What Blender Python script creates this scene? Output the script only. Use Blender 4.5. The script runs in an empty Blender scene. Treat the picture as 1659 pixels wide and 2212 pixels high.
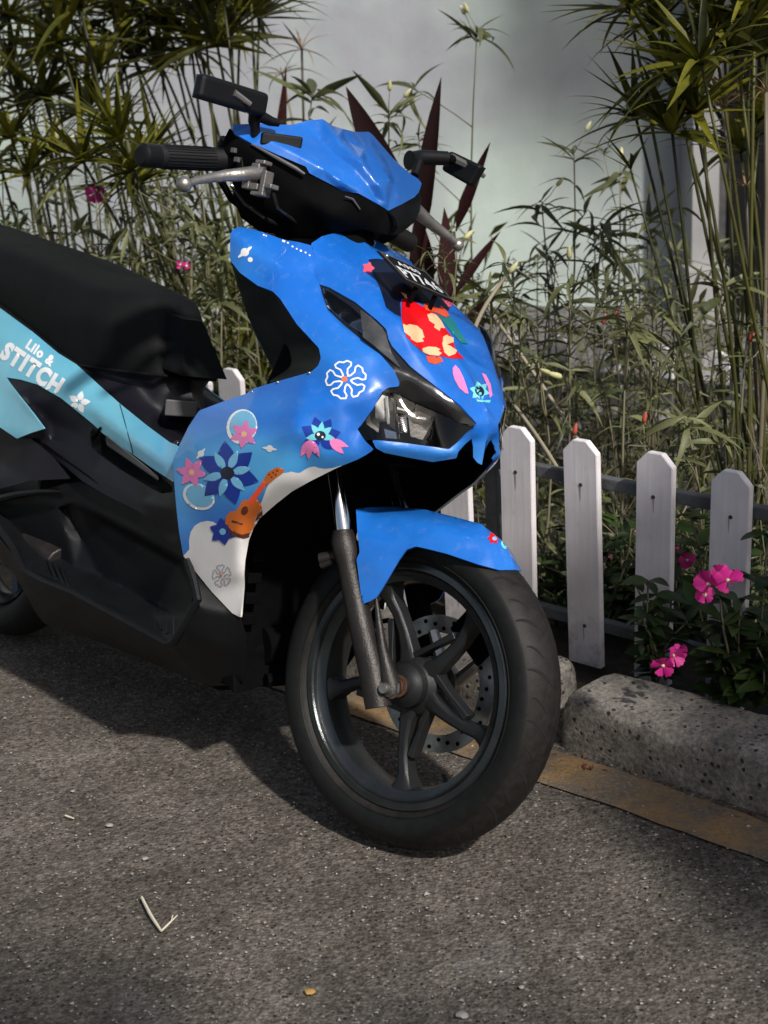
import bpy, bmesh, math, random
import numpy as np
from mathutils import Vector, Matrix
from mathutils.bvhtree import BVHTree
from mathutils.geometry import delaunay_2d_cdt
random.seed(7); rng = np.random.default_rng(7)
rad = math.radians
SC = bpy.context.scene
COL = SC.collection

# ------------------------------------------------------------------ camera, world, sun, exposure
F = 3320.0; CX, CY = 829.5, 1106.0            # focal length and centre of a 1659 x 2212 picture
PITCH = rad(18); ROLL = rad(2.9); CAMH = 1.252
_up = np.array([-math.sin(ROLL)*math.cos(PITCH), -math.cos(ROLL)*math.cos(PITCH), -math.sin(PITCH)])
_fh = np.array([0, 0, 1.]) - _up*_up[2]; _fh /= np.linalg.norm(_fh)
_rt = np.cross(_fh, _up)
if _rt[0] < 0: _rt = -_rt
MW = np.stack([_rt, _fh, _up])
CAM = np.array([0, 0, CAMH])
cd = bpy.data.cameras.new('camera'); cam = bpy.data.objects.new('camera', cd); COL.objects.link(cam)
r_, d_, f_ = MW[:, 0], MW[:, 1], MW[:, 2]
cam.matrix_world = Matrix(((r_[0], -d_[0], -f_[0], 0), (r_[1], -d_[1], -f_[1], 0), (r_[2], -d_[2], -f_[2], CAMH), (0, 0, 0, 1)))
cd.sensor_fit = 'VERTICAL'; cd.sensor_height = 36; cd.lens = F/2212*36
cd.clip_start = 0.05; cd.clip_end = 500
cd.dof.use_dof = True; cd.dof.focus_distance = 2.5; cd.dof.aperture_fstop = 7
SC.camera = cam

SUN = np.array([.45, -.75, .85]); SUN /= np.linalg.norm(SUN)
w = bpy.data.worlds.new("World"); SC.world = w; w.use_nodes = True
nt = w.node_tree; bg = nt.nodes['Background']
sky = nt.nodes.new('ShaderNodeTexSky'); sky.sky_type = 'NISHITA'; sky.sun_disc = False
sky.sun_elevation = math.asin(SUN[2]); sky.sun_rotation = math.atan2(SUN[0], SUN[1])
sky.dust_density = 3.0; sky.air_density = 1.2
nt.links.new(sky.outputs[0], bg.inputs[0]); bg.inputs[1].default_value = 0.074
sl = bpy.data.lights.new('sun', 'SUN'); sl.energy = 3.9; sl.angle = rad(2.4); sl.color = (1, .955, .90)
so = bpy.data.objects.new('sun', sl); COL.objects.link(so)
so.rotation_euler = Vector(SUN).to_track_quat('Z', 'Y').to_euler(); so.location = (4, -6, 8)
SC.view_settings.view_transform = 'Standard'; SC.view_settings.look = 'None'
SC.view_settings.gamma = 1; SC.view_settings.exposure = 0.16

# ------------------------------------------------------------------ frames of the scooter
def unit(v): v = np.array(v, float); return v/np.linalg.norm(v)
def rotv(v, k, a): return v*np.cos(a)+np.cross(k, v)*np.sin(a)+k*(k@v)*(1-np.cos(a))
nw = unit([-.606, -.727, .323]); st = np.array([-.126, .489, .863]); st = unit(st-nw*(st@nw))
WC = np.array([.037, 2.215, -1.008])+CAM      # centre of the front wheel
D0 = rad(-10); _b = rotv(nw, st, D0)
XB = np.cross([0, 0, 1.], _b); XB = unit(XB if XB[0] > 0 else -XB)
YB = -_b; ZB = np.cross(XB, YB); BF = np.stack([XB, YB, ZB]); OB = WC-ZB*.255
XS = rotv(XB, st, -D0); YS = -nw; ZS = rotv(ZB, st, -D0); SF = np.stack([XS, YS, ZS]); OSF = WC-ZS*.255
def rays(x, y):
    d = np.stack([(np.asarray(x, float)-CX)/F, (np.asarray(y, float)-CY)/F, np.ones_like(np.asarray(x, float))], -1)
    return d@MW.T
def hit(Fr, Or, p):
    """picture direction (x, y) met with the plane at lateral distance Y of the scooter -> local point"""
    p = np.atleast_2d(np.array(p, float)); d = rays(p[:, 0], p[:, 1])
    t = ((Or-CAM)@Fr[1]+p[:, 2])/(d@Fr[1])
    return (CAM+d*t[:, None]-Or)@Fr.T
def bp(*p): return hit(BF, OB, p if len(p) != 3 or hasattr(p[0], '__len__') else [p])
def sp(*p): return hit(SF, OSF, p if len(p) != 3 or hasattr(p[0], '__len__') else [p])
def b1(x, y, Y): return hit(BF, OB, [(x, y, Y)])[0]
def s1(x, y, Y): return hit(SF, OSF, [(x, y, Y)])[0]
def M4(Fr, Or): return Matrix([[Fr[0][i], Fr[1][i], Fr[2][i], Or[i]] for i in range(3)]+[[0, 0, 0, 1]])
MB_, MS_ = M4(BF, OB), M4(SF, OSF)
TS = MB_.inverted() @ MS_                     # the steered parts relative to the scooter
def gpt(x, y, z=0.):
    d = rays([x], [y])[0]; t = (z-CAM[2])/d[2]; return CAM+d*t
def at_y(x, y, Y):
    d = rays([x], [y])[0]; return CAM+d*(Y/d[1])
def pix(p):
    q = MW.T@(np.array(p)-CAM); return CX+F*q[0]/q[2], CY+F*q[1]/q[2]

# ------------------------------------------------------------------ materials
def new_mat(name):
    m = bpy.data.materials.new(name); m.use_nodes = True
    return m, m.node_tree, m.node_tree.nodes['Principled BSDF']
def N(nt, t, **k):
    n = nt.nodes.new(t)
    for a, b in k.items():
        if a.startswith('i_'): n.inputs[a[2:].replace('_', ' ')].default_value = b
        else: setattr(n, a, b)
    return n
def ramp(nt, fac, stops):
    r = nt.nodes.new('ShaderNodeValToRGB'); e = r.color_ramp.elements
    while len(e) < len(stops): e.new(.5)
    for i, (p, c) in enumerate(stops):
        e[i].position = p; e[i].color = (*c, 1) if len(c) == 3 else c
    nt.links.new(fac, r.inputs[0]); return r.outputs[0]
def noise(nt, scale, detail=4, rough=.55, vec=None, dist=0):
    n = N(nt, 'ShaderNodeTexNoise'); n.inputs['Scale'].default_value = scale; n.inputs['Detail'].default_value = detail
    n.inputs['Roughness'].default_value = rough; n.inputs['Distortion'].default_value = dist
    if vec is not None: nt.links.new(vec, n.inputs['Vector'])
    return n
def mixc(nt, fac, a, b, mode='MIX'):
    m = nt.nodes.new('ShaderNodeMix'); m.data_type = 'RGBA'; m.blend_type = mode
    for s, v in ((m.inputs[0], fac), (m.inputs[6], a), (m.inputs[7], b)):
        if hasattr(v, 'links') or hasattr(v, 'is_linked'): nt.links.new(v, s)
        else: s.default_value = (*v, 1) if isinstance(v, tuple) and len(v) == 3 else v
    return m.outputs[2]
def bumpn(nt, h, strength, dist, prev=None):
    b = N(nt, 'ShaderNodeBump'); b.inputs['Strength'].default_value = strength; b.inputs['Distance'].default_value = dist
    nt.links.new(h, b.inputs['Height'])
    if prev is not None: nt.links.new(prev, b.inputs['Normal'])
    return b.outputs[0]
def objco(nt): return N(nt, 'ShaderNodeTexCoord').outputs['Object']
def geopos(nt): return N(nt, 'ShaderNodeNewGeometry').outputs['Position']

def plain(name, col, rough=.5, metal=0., var=.15, scale=25, bump=0., bscale=300, coat=0., spec=.5, sheen=0, trans=0):
    m, nt, b = new_mat(name); v = objco(nt)
    n = noise(nt, scale, 5, .6, v)
    lo = tuple(c*(1-var) for c in col); hi = tuple(min(1, c*(1+var)) for c in col)
    nt.links.new(ramp(nt, n.outputs[0], [(.3, lo), (.7, hi)]), b.inputs['Base Color'])
    n2 = noise(nt, scale*2.3, 4, .6, v)
    r = N(nt, 'ShaderNodeMapRange'); r.inputs[3].default_value = max(.02, rough-.08); r.inputs[4].default_value = min(1, rough+.1)
    nt.links.new(n2.outputs[0], r.inputs[0]); nt.links.new(r.outputs[0], b.inputs['Roughness'])
    b.inputs['Metallic'].default_value = metal; b.inputs['Coat Weight'].default_value = coat; b.inputs['Coat Roughness'].default_value = .06
    b.inputs['Specular IOR Level'].default_value = spec
    if bump:
        n3 = noise(nt, bscale, 3, .6, v); nt.links.new(bumpn(nt, n3.outputs[0], bump, .002), b.inputs['Normal'])
    return m
def srgb(r, g, b): return tuple(((c/255)/12.92 if c/255 <= .04045 else ((c/255+.055)/1.055)**2.4) for c in (r, g, b))

def paint(name, deep, light):
    """printed wrap under gloss: the print's own two blues are stored per vertex in 'print'"""
    m, nt, b = new_mat(name); v = objco(nt)
    a = N(nt, 'ShaderNodeAttribute', attribute_name='print')
    n = noise(nt, 9, 4, .6, v); n2 = noise(nt, 220, 2, .5, v)
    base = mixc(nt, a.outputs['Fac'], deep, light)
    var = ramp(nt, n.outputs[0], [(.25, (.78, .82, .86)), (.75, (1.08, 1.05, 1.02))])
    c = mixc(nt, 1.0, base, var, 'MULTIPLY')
    # fine dust
    n3 = noise(nt, 60, 6, .7, v)
    dust = ramp(nt, n3.outputs[0], [(.55, (0, 0, 0)), (.8, (.16, .16, .16))])
    c = mixc(nt, dust, c, (.33, .35, .38))
    nt.links.new(c, b.inputs['Base Color'])
    nt.links.new(ramp(nt, n3.outputs[0], [(.3, (.27,)*3), (.75, (.45,)*3)]), b.inputs['Roughness'])
    b.inputs['Coat Weight'].default_value = 1.0; b.inputs['Coat Roughness'].default_value = .07
    n4 = noise(nt, 14, 2, .5, v)
    nt.links.new(bumpn(nt, n2.outputs[0], .06, .0005), b.inputs['Normal'])
    return m
M = {}
M['blue'] = paint('blue_wrap', (.003, .125, .60), (.09, .46, .88))
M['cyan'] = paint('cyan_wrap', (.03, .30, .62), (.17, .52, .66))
M['white'] = plain('white_print', (.78, .76, .74), .35, var=.04, coat=.5)
M['black'] = plain('black_textured_plastic', (.0055, .0060, .0070), .45, var=.3, bump=.35, bscale=900, scale=12, spec=.22)
M['blackd'] = plain('dull_black_plastic', (.0025, .0025, .003), .75, spec=.06, var=.3, bump=.3, bscale=700)
M['piano'] = plain('glossy_black_plastic', (.012, .012, .013), .16, var=.3, coat=.6, scale=40)
M['purple'] = plain('satin_black_panel', (.0085, .0082, .0125), .42, spec=.28, var=.2, bump=.2, bscale=1200, scale=8)
M['seat'] = plain('seat_vinyl', (.0045, .005, .0052), .62, spec=.14, var=.25, bump=.5, bscale=500, scale=14)
M['rubber'] = plain('rubber', (.0105, .0100, .0098), .66, spec=.35, var=.45, bump=.4, bscale=350, scale=22)
def tyre_rubber():
    m, nt, b = new_mat('tyre_rubber'); v = objco(nt); sx = N(nt, 'ShaderNodeSeparateXYZ'); nt.links.new(v, sx.inputs[0])
    ab = N(nt, 'ShaderNodeMath', operation='ABSOLUTE'); nt.links.new(sx.outputs[1], ab.inputs[0]); n = noise(nt, 60, 6, .7, v); n2 = noise(nt, 9, 4, .6, v)
    ad = N(nt, 'ShaderNodeMath', operation='MULTIPLY_ADD'); nt.links.new(n2.outputs[0], ad.inputs[0]); ad.inputs[1].default_value = .006; nt.links.new(ab.outputs[0], ad.inputs[2])
    f = N(nt, 'ShaderNodeMapRange'); f.inputs[1].default_value = .0462; f.inputs[2].default_value = .0485; nt.links.new(ad.outputs[0], f.inputs[0])
    tr = ramp(nt, n.outputs[0], [(.3, (.0065, .0058, .0052)), (.7, (.020, .0178, .0158))]); sw = ramp(nt, n.outputs[0], [(.3, (.004, .0042, .004)), (.75, (.010, .0108, .010))])
    nt.links.new(mixc(nt, f.outputs[0], tr, sw), b.inputs['Base Color']); b.inputs['Roughness'].default_value = .6; b.inputs['Specular IOR Level'].default_value = .25
    n3 = noise(nt, 400, 3, .6, v); nt.links.new(bumpn(nt, n3.outputs[0], .3, .001), b.inputs['Normal']); return m
M['tyre'] = tyre_rubber()
M['groove'] = plain('tread_groove', (.004, .004, .004), .9)
M['gripr'] = plain('grip_rubber', (.005, .005, .0055), .5, bump=.4, bscale=600)
M['rim'] = plain('dark_alloy', (.060, .066, .068), .2, metal=.75, var=.25, bump=.2, bscale=500, scale=18)
M['fork'] = plain('fork_casting', (.030, .026, .024), .42, metal=.45, var=.4, bump=.4, bscale=300, scale=16)
M['spoke'] = plain('spoke_alloy', (.020, .021, .022), .42, metal=.4, var=.25, bump=.2, bscale=500, scale=18)
M['chrome'] = plain('chrome', (.75, .75, .76), .08, metal=1, var=.06)
M['alu'] = plain('dull_aluminium', (.34, .32, .30), .38, metal=.75, var=.25, bump=.4, bscale=200)
M['steel'] = plain('worn_steel', (.42, .40, .37), .32, metal=.9, var=.25, scale=60)
M['rust'] = plain('rusty_steel', (.10, .045, .025), .7, metal=.3, var=.5, scale=90)
M['reflector'] = plain('lamp_reflector', (.86, .84, .80), .25, metal=.35, var=.2, scale=60)
M['amber'] = plain('amber_bulb', (.65, .20, .04), .3)
M['greyplast'] = plain('grey_label_plastic', (.085, .085, .085), .55, var=.15)
M['strip'] = plain('smoked_strip', (.06, .06, .06), .25, var=.5, coat=.7, scale=30)
def lensmat():
    m, nt, b = new_mat('clear_lens'); nt.nodes.remove(b)
    out = nt.nodes['Material Output']; t = N(nt, 'ShaderNodeBsdfTransparent'); g = N(nt, 'ShaderNodeBsdfGlossy')
    t.inputs[0].default_value = (.9, .9, .9, 1); g.inputs['Roughness'].default_value = .05
    fr = N(nt, 'ShaderNodeFresnel'); fr.inputs[0].default_value = 1.5
    nz = noise(nt, 40, 2, .5, objco(nt)); pass
    mx = N(nt, 'ShaderNodeMixShader'); nt.links.new(fr.outputs[0], mx.inputs[0]); nt.links.new(t.outputs[0], mx.inputs[1]); nt.links.new(g.outputs[0], mx.inputs[2])
    nt.links.new(mx.outputs[0], out.inputs[0]); return m
M['lens'] = lensmat()
def inkm(name, c, r=.35): M[name] = plain('print_'+name, c, r, var=.05, coat=.4)
inkm('ink_white', (.82, .83, .84)); inkm('ink_pale', srgb(120, 190, 225)); inkm('ink_navy', srgb(10, 50, 150)); inkm('ink_pink', srgb(235, 130, 190))
inkm('ink_dark', (.006, .01, .03)); inkm('ink_red', srgb(215, 10, 20)); inkm('ink_cream', srgb(250, 195, 150)); inkm('ink_coral', srgb(235, 85, 45))
inkm('ink_teal', srgb(30, 120, 120)); inkm('ink_wood', srgb(205, 105, 40)); inkm('ink_brown', srgb(95, 45, 25)); inkm('ink_orange', srgb(235, 110, 70))
inkm('ink_grey', srgb(165, 165, 165)); inkm('ink_maroon', srgb(70, 18, 22)); inkm('ink_sky', srgb(110, 205, 215)); inkm('ink_rose', srgb(235, 90, 110))

# ------------------------------------------------------------------ object helpers
def link(o, parent=None, label=None, cat=None, group=None, kind=None):
    COL.objects.link(o)
    if parent is not None: o.parent = parent
    for k, v in (('label', label), ('category', cat), ('group', group), ('kind', kind)):
        if v: o[k] = v
    return o
def mesh(name, V, Fc, mat=None, smooth=False):
    me = bpy.data.meshes.new(name); me.from_pydata([tuple(map(float, v)) for v in V], [], [tuple(f) for f in Fc]); me.update()
    if mat:
        for m in (mat if isinstance(mat, (list, tuple)) else [mat]): me.materials.append(m)
    if smooth: me.polygons.foreach_set('use_smooth', [True]*len(me.polygons))
    return me
def obj(name, me, parent=None, **k):
    return link(bpy.data.objects.new(name, me), parent, **k)
def empty(name, loc=(0, 0, 0), rz=0, **k):
    o = bpy.data.objects.new(name, None); o.empty_display_size = .1
    o.location = loc; o.rotation_euler = (0, 0, rz); return link(o, **k)
class G:
    """collects simple shapes into one mesh"""
    def __init__(s): s.V = []; s.F = []; s.mi = []
    def add(s, V, Fc, mi=0):
        n = len(s.V); s.V += [tuple(map(float, v)) for v in V]; s.F += [tuple(i+n for i in f) for f in Fc]; s.mi += [mi]*len(Fc); return s
    def hexa(s, P, mi=0):           # 8 corners: 4 of one face, 4 of the opposite
        return s.add(P, [(0, 1, 2, 3), (7, 6, 5, 4), (0, 4, 5, 1), (1, 5, 6, 2), (2, 6, 7, 3), (3, 7, 4, 0)], mi)
    def box(s, c, h, ax=None, mi=0):
        c = np.array(c, float); A = np.eye(3) if ax is None else np.array(ax)
        P = [c+A[0]*h[0]*a+A[1]*h[1]*b+A[2]*h[2]*d for d in (-1, 1) for a, b in ((-1, -1), (1, -1), (1, 1), (-1, 1))]
        return s.hexa(P, mi)
    def tube(s, P, R, n=10, cap=True, mi=0):
        P = [np.array(p, float) for p in P]; R = R if hasattr(R, '__len__') else [R]*len(P)
        u = None; rings = []
        for i, p in enumerate(P):
            t = unit(P[min(i+1, len(P)-1)]-P[max(i-1, 0)])
            if u is None: u = np.cross(t, [0, 0, 1.]) if abs(t[2]) < .9 else np.cross(t, [1., 0, 0])
            u = unit(u-t*(u@t)); v = np.cross(t, u)
            rings.append([p+R[i]*(math.cos(2*math.pi*k/n)*u+math.sin(2*math.pi*k/n)*v) for k in range(n)])
        V = [q for r in rings for q in r]; Fc = []
        for i in range(len(P)-1):
            for k in range(n): Fc.append((i*n+k, i*n+(k+1) % n, (i+1)*n+(k+1) % n, (i+1)*n+k))
        if cap: Fc += [tuple(range(n))[::-1], tuple((len(P)-1)*n+k for k in range(n))]
        return s.add(V, Fc, mi)
    def lathe(s, prof, c=(0, 0, 0), ax=None, n=48, mi=0, closed=False, a0=0, a1=2*math.pi):
        """prof: (radius, offset along axis); ax rows: x, axis, z"""
        A = np.eye(3) if ax is None else np.array(ax); c = np.array(c, float); full = abs(a1-a0-2*math.pi) < 1e-6
        m = n if full else n+1; V = []
        for k in range(m):
            a = a0+(a1-a0)*k/n
            for r, o in prof: V.append(c+A[0]*r*math.cos(a)+A[2]*r*math.sin(a)+A[1]*o)
        L = len(prof); Fc = []
        for k in range(n):
            k2 = (k+1) % m
            for j in range(L if closed else L-1):
                j2 = (j+1) % L; Fc.append((k*L+j, k2*L+j, k2*L+j2, k*L+j2))
        return s.add(V, Fc, mi)
    def ball(s, c, r, n=10, mi=0, ax=None, sc=(1, 1, 1)):
        pr = [(r*math.sin(math.pi*i/n)+1e-5, -r*math.cos(math.pi*i/n)) for i in range(n+1)]
        k = len(s.V); s.lathe(pr, (0, 0, 0), None, n*2, mi)
        A = np.eye(3) if ax is None else np.array(ax)
        for i in range(k, len(s.V)):
            v = np.array(s.V[i])*np.array(sc); s.V[i] = tuple(np.array(c)+v@A)
        return s
    def obj(s, name, mat, parent=None, smooth=True, bevel=0, seg=2, sub=0, T=None, auto=40, **k):
        me = mesh(name, s.V, s.F, mat, smooth)
        if any(s.mi): me.polygons.foreach_set('material_index', s.mi)
        bm = bmesh.new(); bm.from_mesh(me); bmesh.ops.recalc_face_normals(bm, faces=bm.faces); bm.to_mesh(me); bm.free()
        if smooth and auto and not bevel: me.set_sharp_from_angle(angle=rad(auto))
        o = obj(name, me, parent, **k)
        if T is not None: o.matrix_local = T
        if bevel:
            b = o.modifiers.new('bevel', 'BEVEL'); b.width = bevel; b.segments = seg; b.limit_method = 'ANGLE'; b.angle_limit = rad(35)
            b.harden_normals = True
        if sub:
            b = o.modifiers.new('sub', 'SUBSURF'); b.levels = sub; b.render_levels = sub
        return o

# ---- a panel: outline + inner control lines in picture directions with lateral distance, made into a curved sheet
def in_poly(px, py, poly):
    poly = np.array(poly)[:, :2]; ins = np.zeros(len(px), bool); n = len(poly)
    for i in range(n):
        x1, y1 = poly[i]; x2, y2 = poly[(i+1) % n]
        if y1 == y2: continue
        c = ((y1 > py) != (y2 > py)) & (px < (x2-x1)*(py-y1)/(y2-y1)+x1); ins ^= c
    return ins
def resample(P, step, closed=True):
    P = [np.array(p, float) for p in P]; out = []
    m = len(P) if closed else len(P)-1
    for i in range(m):
        a, b = P[i], P[(i+1) % len(P)]; k = max(1, int(np.ceil(np.linalg.norm((b-a)[:2])/step)))
        for j in range(k): out.append(a+(b-a)*j/k)
    if not closed: out.append(P[-1])
    return np.array(out)
def roundc(P, r=3.0):
    """cut the corners of an outline a little"""
    out = []; n = len(P); P = [np.array(p, float) for p in P]
    for i in range(n):
        a, b, c = P[i-1], P[i], P[(i+1) % n]
        la, lc = np.linalg.norm((a-b)[:2]), np.linalg.norm((c-b)[:2])
        t = unit(b-a)@unit(c-b) if la > 0 and lc > 0 else 1
        if t > .93 or la < r*2.2 or lc < r*2.2 or abs(b[2]) < 1e-6: out.append(b); continue
        p, q = b+(a-b)*r/la, b+(c-b)*r/lc
        out += [p, b*.5+(p+q)*.25, q]
    return out
def sheet(name, outline, lines=(), pts=(), step=7., smooth=5, frame='B', mirror=None, thick=.003, mats=None, regions=(), parent=None, tint=None, rc=3., inset=0., label=None, bias=0.):
    Fr, Or = (BF, OB) if frame == 'B' else (SF, OSF)
    outline = roundc(outline, rc) if rc else [np.array(p, float) for p in outline]
    # 1: coarse triangulation that carries the lateral distance
    cp = [tuple(p) for p in outline]; ed = [(i, (i+1) % len(cp)) for i in range(len(cp))]
    for L in lines:
        k = len(cp); cp += [tuple(p) for p in L]; ed += [(k+i, k+i+1) for i in range(len(L)-1)]
    cp += [tuple(p) for p in pts]
    r = delaunay_2d_cdt([Vector(p[:2]) for p in cp], ed, [], 0, 1e-4)
    cv = np.array([v[:] for v in r[0]]); src = r[3]; C = np.array(cp)
    cy = np.zeros(len(cv))
    for i, s_ in enumerate(src):
        if len(s_): cy[i] = C[s_[0], 2]
        else: cy[i] = C[np.argmin(((C[:, :2]-cv[i])**2).sum(1)), 2]
    T = [f for f in r[2]]
    T = [(f[0], f[i], f[i+1]) for f in T for i in range(1, len(f)-1)]
    # 2: dense triangulation
    O = resample(outline, step); dp = [tuple(p[:2]) for p in O]; de = [(i, (i+1) % len(O)) for i in range(len(O))]
    for reg, mi in regions:
        Rg = resample([(*q[:2], 0) for q in reg], step*.8); k = len(dp); dp += [tuple(p[:2]) for p in Rg]; de += [(k+i, k+(i+1) % len(Rg)) for i in range(len(Rg))]
    for L in lines:
        Lr = resample(L, step, False); k = len(dp); dp += [tuple(p[:2]) for p in Lr]; de += [(k+i, k+i+1) for i in range(len(Lr)-1)]
    base = np.array(dp); x0, y0 = O[:, 0].min(), O[:, 1].min(); x1, y1 = O[:, 0].max(), O[:, 1].max()
    gx = []; row = 0
    y = y0+step*.5
    while y < y1:
        x = x0+(step*.5 if row % 2 else 0)
        while x < x1: gx.append((x, y)); x += step
        y += step*.87; row += 1
    gx = np.array(gx); gx = gx[in_poly(gx[:, 0], gx[:, 1], O)]
    if len(gx):
        dmin = np.array([((base-q)**2).sum(1).min() for q in gx]); gx = gx[dmin > (step*.55)**2]
    dp += [tuple(q) for q in gx]
    r = delaunay_2d_cdt([Vector(p) for p in dp], de, [], 0, 1e-4)
    P = np.array([v[:] for v in r[0]]); Fc = [tuple(f) for f in r[2]]
    cen = np.array([P[list(f)].mean(0) for f in Fc])
    ok = in_poly(cen[:, 0], cen[:, 1], O); Fc = [f for f, k in zip(Fc, ok) if k]; cen = cen[ok]
    mi = np.zeros(len(Fc), int)
    for reg, m_ in regions: mi[in_poly(cen[:, 0], cen[:, 1], reg)] = m_
    # lateral distance by barycentric interpolation
    Yv = np.full(len(P), np.nan); best = np.full(len(P), -1e9)
    for a, b, c in T:
        A, B_, C_ = cv[a], cv[b], cv[c]; det = (B_[0]-A[0])*(C_[1]-A[1])-(C_[0]-A[0])*(B_[1]-A[1])
        if abs(det) < 1e-9: continue
        d = P-A; u = (d[:, 0]*(C_[1]-A[1])-(C_[0]-A[0])*d[:, 1])/det; v = ((B_[0]-A[0])*d[:, 1]-d[:, 0]*(B_[1]-A[1]))/det
        q = np.minimum(np.minimum(u, v), 1-u-v); k = q > best
        val = cy[a]+u*(cy[b]-cy[a])+v*(cy[c]-cy[a])
        Yv[k] = np.where(q > -.05, val, np.clip(val, min(cy[a], cy[b], cy[c]), max(cy[a], cy[b], cy[c])))[k]; best[k] = q[k]
    # smoothing
    if smooth:      # weighted local planes: keeps slopes, rounds the folds
        sg = step*math.sqrt(smooth)*.62; fixed = np.abs(Yv) < 1e-6; Y2 = Yv.copy(); Pf = P.astype(np.float32)
        for c0 in range(0, len(P), 400):
            dx = Pf[None, :, 0]-Pf[c0:c0+400, 0][:, None]; dy = Pf[None, :, 1]-Pf[c0:c0+400, 1][:, None]; W = np.exp(-(dx*dx+dy*dy)/(2*sg*sg))
            A = np.empty((len(W), 3, 3)); B_ = np.empty((len(W), 3)); Yf = Yv.astype(np.float32)
            A[:, 0, 0] = W.sum(1); A[:, 0, 1] = A[:, 1, 0] = (W*dx).sum(1); A[:, 0, 2] = A[:, 2, 0] = (W*dy).sum(1)
            A[:, 1, 1] = (W*dx*dx).sum(1)+1e-3; A[:, 1, 2] = A[:, 2, 1] = (W*dx*dy).sum(1); A[:, 2, 2] = (W*dy*dy).sum(1)+1e-3
            B_[:, 0] = (W*Yf).sum(1); B_[:, 1] = (W*dx*Yf).sum(1); B_[:, 2] = (W*dy*Yf).sum(1)
            Y2[c0:c0+400] = np.linalg.solve(A, B_[..., None])[:, 0, 0]
        Yv = np.where(fixed, Yv, Y2)
    if bias: Yv = Yv+bias
    L3 = hit(Fr, Or, np.column_stack([P, Yv]))
    used = sorted(set(v for f in Fc for v in f)); mp = {v: i for i, v in enumerate(used)}
    L3 = L3[used]; Fc = [tuple(mp[v] for v in f) for f in Fc]; Pu = P[used]
    # face the camera
    camL = (CAM-Or)@Fr.T; a, b, c = Fc[len(Fc)//2][:3]
    nn = np.cross(L3[b]-L3[a], L3[c]-L3[a])
    if nn@(camL-L3[a]) < 0: Fc = [f[::-1] for f in Fc]
    res = []
    def mk(V, FF, mis, tv):
        me = mesh(name, V, FF, mats, True); me.polygons.foreach_set('material_index', [int(i) for i in mis])
        if tint is not None:
            at = me.attributes.new('print', 'FLOAT', 'POINT'); at.data.foreach_set('value', [float(t) for t in tv])
        o = obj(name, me, parent, label=label)
        if frame == 'S': o.matrix_local = TS
        if thick:
            s_ = o.modifiers.new('solid', 'SOLIDIFY'); s_.thickness = thick; s_.offset = -1
            if mats[0].name.startswith(('blue', 'cyan')):
                k = len(mats); [me.materials.append(M['blackd']) for _ in range(k)]; s_.material_offset = k
        if thick:
            es = o.modifiers.new('edges', 'EDGE_SPLIT'); es.split_angle = rad(48)
        res.append(o); return o
    tv = tint(Pu) if tint is not None else None
    if mirror == 'join':
        n = len(L3); V2 = L3*np.array([1, -1, 1]); cenl = [i for i in range(n) if abs(L3[i, 1]) < 1e-5]
        mp2 = {i: i for i in cenl}; ex = []
        for i in range(n):
            if i not in mp2: mp2[i] = n+len(ex); ex.append(i)
        V = list(L3)+[V2[i] for i in ex]; FF = Fc+[tuple(mp2[i] for i in f[::-1]) for f in Fc]
        mk(V, FF, list(mi)*2, None if tv is None else list(tv)+[tv[i] for i in ex])
    else:
        mk(L3, Fc, mi, tv)
        if mirror == 'both': mk(L3*np.array([1, -1, 1]), [f[::-1] for f in Fc], mi, tv)
    return res
BVH = {}
def bvh(objs, key):
    bpy.context.view_layer.update(); dg = bpy.context.evaluated_depsgraph_get(); V = []; Fc = []
    for o in objs:
        e = o.evaluated_get(dg); me = e.to_mesh(); k = len(V); mw = e.matrix_world
        V += [mw @ v.co for v in me.vertices]; Fc += [tuple(i+k for i in p.vertices) for p in me.polygons]; e.to_mesh_clear()
    BVH[key] = BVHTree.FromPolygons(V, Fc); return BVH[key]
def decal(name, poly, mat, key, parent, step=5., off=.0007, holes=None, tris=None):
    """a thin print that follows the panel"""
    if tris is None:
        O = resample([(*q[:2], 0) for q in poly], step)[:, :2]
        dp = [tuple(q) for q in O]; de = [(i, (i+1) % len(O)) for i in range(len(O))]
        gx = np.array([(x, y) for x in np.arange(O[:, 0].min(), O[:, 0].max(), step) for y in np.arange(O[:, 1].min(), O[:, 1].max(), step)])
        if len(gx):
            gx = gx[in_poly(gx[:, 0], gx[:, 1], O)]
            if len(gx): gx = gx[np.array([((O-q)**2).sum(1).min() for q in gx]) > (step*.5)**2]
            dp += [tuple(q) for q in gx]
        r = delaunay_2d_cdt([Vector(p) for p in dp], de, [], 0, 1e-4)
        P = np.array([v[:] for v in r[0]]); Fc = [tuple(f) for f in r[2]]
        cen = np.array([P[list(f)].mean(0) for f in Fc]); ok = in_poly(cen[:, 0], cen[:, 1], O); Fc = [f for f, k in zip(Fc, ok) if k]
    else: P, Fc = tris
    tree = BVH[key]; inv = MB_.inverted(); V = []; good = []
    D = rays(P[:, 0], P[:, 1])
    for d in D:
        d = Vector(d).normalized(); h = tree.ray_cast(Vector(CAM), d)
        if h[0] is None: V.append((0, 0, 0)); good.append(False); continue
        n = h[1]; n = n if n.dot(d) < 0 else -n
        V.append(inv @ (h[0]+n*(.0004+off*.3))); good.append(True)
    Fc = [f for f in Fc if all(good[i] for i in f)]
    def span(f): return max((Vector(V[f[i]])-Vector(V[f[i-1]])).length for i in range(len(f)))
    Fc = [f for f in Fc if span(f) < .05]
    if not Fc: return None
    me = mesh(name, V, Fc, mat, True); o = obj(name, me, parent); return o
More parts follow.
